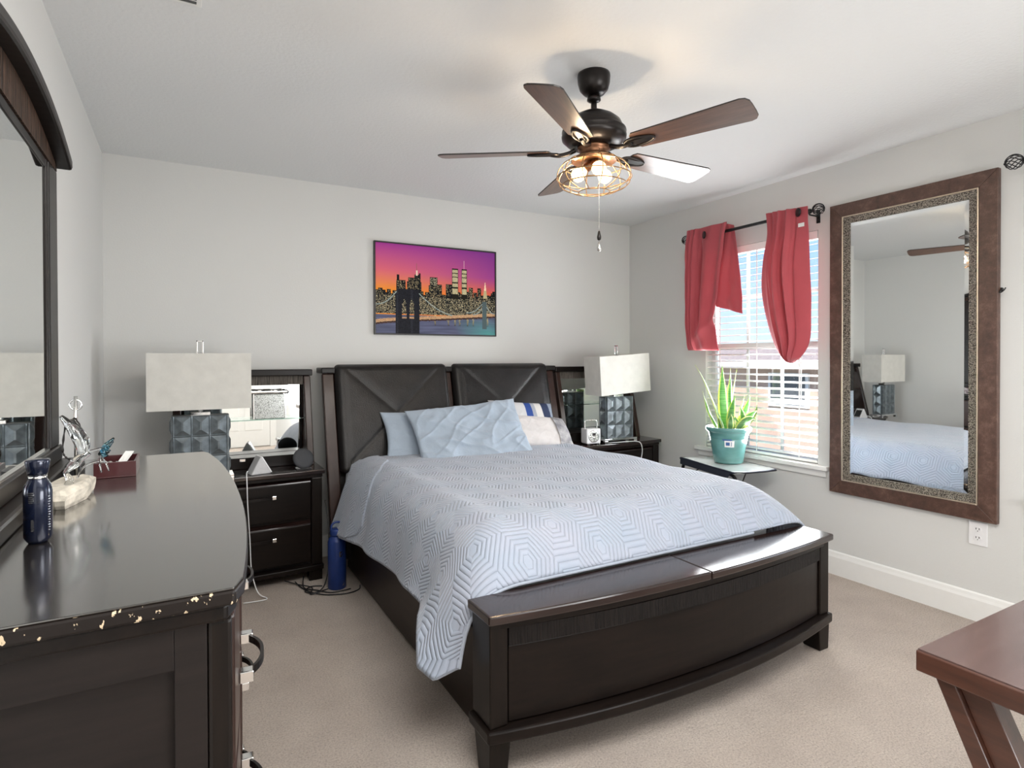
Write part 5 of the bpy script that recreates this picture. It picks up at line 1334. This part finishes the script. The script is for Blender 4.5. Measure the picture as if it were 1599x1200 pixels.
leaf(bp(-0.055, 0.02), bp(-0.168, 0.02, 0.265), 0.030, tuple(Rr_*-0.02+Vector((0, 0, -0.03))), twist=0.6)
leaf(bp(-0.035, -0.03), bp(-0.115, -0.03, 0.18), 0.030, (0, 0, 0.02), twist=0.8)
leaf(bp(0.0, -0.03), bp(0.035, -0.03, 0.24), 0.055, tuple(Rr_*-0.02), twist=-0.3)
leaf(bp(0.07, 0.02), bp(0.155, 0.02, 0.235), 0.050, tuple(Rr_*0.01))
leaf(bp(0.06, 0.03), bp(0.125, 0.04, 0.235), 0.035, tuple(Rr_*0.0), twist=0.8)
leaf(bp(0.07, -0.01), bp(0.205, 0.03, 0.175), 0.040, tuple(Rr_*0.06), twist=0.3)
leaf(bp(0.05, -0.05), bp(0.185, -0.02, 0.135), 0.060, tuple(Rr_*0.0+Vector((0, 0, 0.04))), fold=0.5)
leaf(bp(0.03, -0.06), bp(0.165, -0.06, 0.085), 0.050, (0, 0, 0.065), fold=0.5)
leaf(bp(-0.01, -0.06), bp(-0.01, -0.075, 0.12), 0.045, (0, 0, 0.01))
leaf(bp(0.02, -0.05), bp(0.075, -0.05, 0.015), 0.030, tuple(Vector((0, 0, 0.16))-Rr_*0.06))
leaf(bp(0.085, -0.02), bp(0.06, -0.04, 0.17), 0.045, tuple(Rr_*0.03))
leaf(bp(-0.06, -0.02), bp(-0.075, -0.03, 0.13), 0.035, (0, 0, 0), twist=0.4)

# ------------------------------------------------------------------ ceiling fan
FX, FY = 1.456, 1.915
fan = thing('ceiling_fan', 'bronze ceiling fan with five walnut blades and a lit wire cage light', 'ceiling fan', (FX, FY, H))
FT_ = Matrix.Translation((FX, FY, 0))
MB().lathe([(0, 2.4395), (0.065, 2.4395), (0.0665, 2.43), (0.0645, 2.405), (0.057, 2.378), (0.042, 2.362), (0.026, 2.356), (0, 2.356)], 44, T=FT_).build('canopy', M['dark_metal'], fan)
MB().lathe([(0.012, 2.339), (0.012, 2.27)], 20, T=FT_).lathe([(0.026, 2.350), (0.028, 2.335), (0.016, 2.328)], 20, T=FT_).lathe([(0.014, 2.295), (0.022, 2.285), (0.03, 2.272)], 20, T=FT_).build('downrod', M['dark_metal'], fan)
MB().lathe([(0.0, 2.288), (0.030, 2.288), (0.055, 2.281), (0.085, 2.265), (0.108, 2.245), (0.117, 2.224), (0.118, 2.219), (0.128, 2.214), (0.130, 2.206), (0.127, 2.199), (0.131, 2.190), (0.129, 2.178), (0.118, 2.168), (0.108, 2.158), (0.092, 2.150), (0.066, 2.146), (0.0, 2.146)], 52, T=FT_).build('motor_housing', M['dark_metal'], fan)
MB().lathe([(0.0, 2.1455), (0.066, 2.1455), (0.067, 2.138), (0.059, 2.132), (0.057, 2.112), (0.064, 2.106), (0.092, 2.092), (0.089, 2.089), (0.0, 2.095)], 44, T=FT_).build('light_fitter', M['copper'], fan)
BZ = 2.130
def blade(ang):
    T = Matrix.Translation((FX, FY, BZ)) @ Matrix.Rotation(RD(ang), 4, 'Z') @ Matrix.Rotation(RD(-13), 4, 'X')
    r0, r1 = 0.180, 0.634
    def outline(sc_=0):
        P = []
        for i in range(9): # tip, gently rounded corners
            pass
        wr_, wt_ = 0.050, 0.067
        P = [(r0+0.012, -wr_+0.0), (r1-0.030, -wt_), (r1-0.012, -wt_+0.006), (r1-0.002, -wt_+0.022), (r1, -0.02), (r1, 0.02), (r1-0.002, wt_-0.022), (r1-0.012, wt_-0.006), (r1-0.030, wt_), (r0+0.012, wr_), (r0, wr_-0.014), (r0-0.006, 0), (r0, -wr_+0.014)]
        return P
    mb = MB(); mb.prism(outline(), -0.003, 0.003)
    # the blade is modelled at the origin so its grain runs along it
    o = mb.build('blade', [M['blade'], M['blade_edge']], None); 
    me = o.data; me.transform(Matrix.Translation(o.location)); 
    for p in me.polygons:
        if abs(p.normal.z) < 0.5: p.material_index = 1
    o.parent = fan; o.matrix_parent_inverse = Matrix.Identity(4)
    o.location = (0, 0, 0); mw = Matrix.Translation(-Vector((FX, FY, H))) @ T; o.matrix_basis = mw
    md = o.modifiers.new('b', 'BEVEL'); md.width = 0.0012; md.segments = 2
    # iron: arm plus open loop under the blade root
    ir = MB()
    ir.tube(smooth_path([(0.075, 0, 0.006), (0.105, 0, -0.006), (0.14, 0, -0.012), (0.175, 0, -0.0075)]), [0.009]*19, 10)
    lp = [(0.205+0.062*math.cos(a)*1.0, 0.026*math.sin(a)*(1-0.25*math.cos(a)), -0.0075) for a in [2*PI*i/28 for i in range(28)]]
    ir.tube(lp, 0.005, 8, closed=True)
    ir.box((0.155, -0.014, -0.009), (0.262, 0.014, -0.0035))
    io = ir.build('blade_iron', M['dark_metal'], None); io.data.transform(Matrix.Translation(io.location)); io.parent = o; io.location = (0, 0, 0)
    return o
for k in range(5): blade(1.9+72*k)
cg = bpy.data.objects.new('light_cage', None)
prof = [(0.088, 2.096), (0.108, 2.088), (0.132, 2.068), (0.147, 2.045), (0.150, 2.023), (0.140, 2.000), (0.112, 1.982), (0.080, 1.970), (0.062, 1.966)]
pp = smooth_path([(a, 0, b) for a, b in prof], 4)
m = MB()
for k in range(12):
    a = 2*PI*k/12+0.1; m.tube([(FX+q.x*math.cos(a), FY+q.x*math.sin(a), q.z) for q in pp], 0.0021, 6)
for r_, z_ in ((0.128, 2.073), (0.151, 2.024), (0.131, 1.992), (0.062, 1.966), (0.09, 2.096)):
    m.tube([(FX+r_*math.cos(2*PI*i/48), FY+r_*math.sin(2*PI*i/48), z_) for i in range(48)], 0.0024, 6, closed=True)
m.build('light_cage', M['cage'], fan)
for k in range(3):
    a = RD(250+120*k)
    BT = Matrix.Translation((FX, FY, 2.088)) @ Matrix.Rotation(a, 4, 'Z') @ Matrix.Rotation(RD(125), 4, 'Y')
    MB().lathe([(0.014, 0.008), (0.018, 0.012), (0.018, 0.038), (0.014, 0.042)], 18, T=BT).build('bulb_socket', M['copper'], fan)
    bo = MB().lathe([(0.012, 0.043), (0.014, 0.048), (0.022, 0.060), (0.028, 0.075), (0.028, 0.087), (0.021, 0.101), (0.0, 0.108)], 22, T=BT).build('bulb', M['bulb'], fan)
    p = BT @ Vector((0, 0, 0.088))
    light('fan_bulb_light', 'POINT', (p.x, p.y, p.z-0.0), 14.0, (1.0, 0.77, 0.52), radius=0.03)
mc = MB()
CXc, CYc = FX-0.030, FY-0.072
ch = [(CXc+0.010, CYc+0.028, 2.125), (CXc, CYc, 2.12), (CXc, CYc, 2.06), (CXc, CYc, 1.78)]
mc.tube(ch, 0.0009, 6)
z = 2.055
while z > 1.79: mc.ball((CXc, CYc, z), 0.0019, 6); z -= 0.0075
pc = mc.build('pull_chain', M['silver'], fan)
MB().lathe([(0, 1.795), (0.004, 1.79), (0.0085, 1.768), (0.007, 1.758), (0, 1.754)], 14, c=(CXc, CYc, 0)).build('chain_fob', M['dark_metal'], pc)
MB().lathe([(0, 1.752), (0.0035, 1.748), (0.0085, 1.726), (0.0075, 1.716), (0, 1.711)], 14, c=(CXc, CYc, 0)).build('chain_fob', M['silver'], pc)

# ------------------------------------------------------------------ blue bottle and cables on the carpet
bt = thing('water_bottle', 'blue steel water bottle with a loop lid on the carpet beside the bed', 'water bottle', (0.765, 3.36, 0))
BTm = Matrix.Translation((0.752, 3.372, 0.0005))
MB().lathe([(0, 0), (0.047, 0), (0.050, 0.004), (0.050, 0.262), (0.044, 0.280), (0.034, 0.292), (0.031, 0.298)], 40, T=BTm).build('body', M['blue_bottle'], bt)
MB().lathe([(0.036, 0.2985), (0.037, 0.302), (0.037, 0.330), (0.034, 0.334), (0, 0.334)], 36, T=BTm).tube([BTm @ Vector(p) for p in smooth_path([(-0.030, 0, 0.330), (-0.030, 0, 0.352), (-0.014, 0, 0.368), (0.014, 0, 0.368), (0.030, 0, 0.352), (0.030, 0, 0.330)])], 0.006, 8).build('lid', M['blue_bottle'], bt)
m = MB()
def onb(a0, a1, z0, z1):
    n = 3; vs = []; fs = []
    for i in range(n+1):
        a = RD(lerp(a0, a1, i/n)); vs += [(0.0505*math.cos(a), 0.0505*math.sin(a), z0), (0.0505*math.cos(a), 0.0505*math.sin(a), z1)]
    for i in range(n): fs.append((i*2, i*2+2, i*2+3, i*2+1))
    m.add(vs, fs, True, 0, BTm)
for a0, a1, z0, z1 in ((-88, -80, 0.185, 0.214), (-80, -70, 0.207, 0.214), (-80, -70, 0.185, 0.191), (-72, -66, 0.191, 0.203), (-60, -56, 0.024, 0.034), (-66, -60, 0.022, 0.027)): onb(a0, a1, z0, z1)
m.build('logo_mark', M['silver'], bt, fixn=False)
ck = thing('black_cables', 'tangle of thin black cables on the carpet around the blue bottle', 'cable', (0.7, 3.3, 0))
def cable(P): MB().tube(smooth_path(P, 8), 0.0032, 6).build('cable', M['black_plastic'], ck)
cable([(0.55, 3.52, 0.02), (0.57, 3.46, 0.006), (0.60, 3.37, 0.006), (0.66, 3.29, 0.006), (0.74, 3.25, 0.006), (0.80, 3.245, 0.006), (0.85, 3.27, 0.006), (0.868, 3.32, 0.008)])
cable([(0.60, 3.55, 0.03), (0.585, 3.44, 0.006), (0.64, 3.36, 0.010), (0.70, 3.30, 0.006), (0.77, 3.29, 0.008), (0.81, 3.30, 0.006)])
cable([(0.735, 3.60, 0.45), (0.742, 3.55, 0.30), (0.73, 3.48, 0.12), (0.69, 3.40, 0.02), (0.63, 3.34, 0.006), (0.58, 3.38, 0.006), (0.62, 3.44, 0.006), (0.68, 3.42, 0.006)])
cable([(0.50, 3.56, 0.02), (0.56, 3.50, 0.010), (0.62, 3.40, 0.014), (0.60, 3.33, 0.006), (0.66, 3.33, 0.012), (0.70, 3.36, 0.006)])

# ------------------------------------------------------------------ mahogany table at the lower right
TZ = 0.72
ft_ = thing('folding_table', 'mahogany table with crossed slanting legs at the lower right corner', 'table', (1.75, 0.30, 0))
tx0, tx1, ty0, ty1 = 1.255, 2.15, -0.10, 0.616
MB().box((tx0+0.003, ty0+0.003, TZ-0.0028), (tx1-0.003, ty1-0.003, TZ)).build('tabletop', M['desk_top'], ft_)
ap = MB(); ap.box((tx0, ty0, TZ-0.044), (tx0+0.05, ty1, TZ-0.003)).box((tx1-0.05, ty0, TZ-0.044), (tx1, ty1, TZ-0.003)).box((tx0+0.0501, ty1-0.05, TZ-0.044), (tx1-0.0501, ty1, TZ-0.003)).box((tx0+0.0501, ty0, TZ-0.044), (tx1-0.0501, ty0+0.05, TZ-0.003))
ap.build('table_frame', M['oak_red'], ft_, bevel=0.003)
for xs_, s_ in ((tx0+0.018, 1), (tx1-0.018, -1)):
    for (ya, yb2, dx0, dx1, wdt) in ((ty1-0.024, ty1-0.024-0.30, 0.0, 0.026, 0.034), (ty1-0.0582, ty1-0.0582-0.30, 0.012, 0.058, 0.050),):
        xa, xb = sorted((xs_+s_*dx0, xs_+s_*dx1)); z1_ = TZ-0.0445
        MB().hexa([(xa, yb2-wdt, 0), (xb, yb2-wdt, 0), (xb, yb2, 0), (xa, yb2, 0)], [(xa, ya-wdt, z1_), (xb, ya-wdt, z1_), (xb, ya, z1_), (xa, ya, z1_)]).build('leg', M['oak_red'], ft_, bevel=0.002)
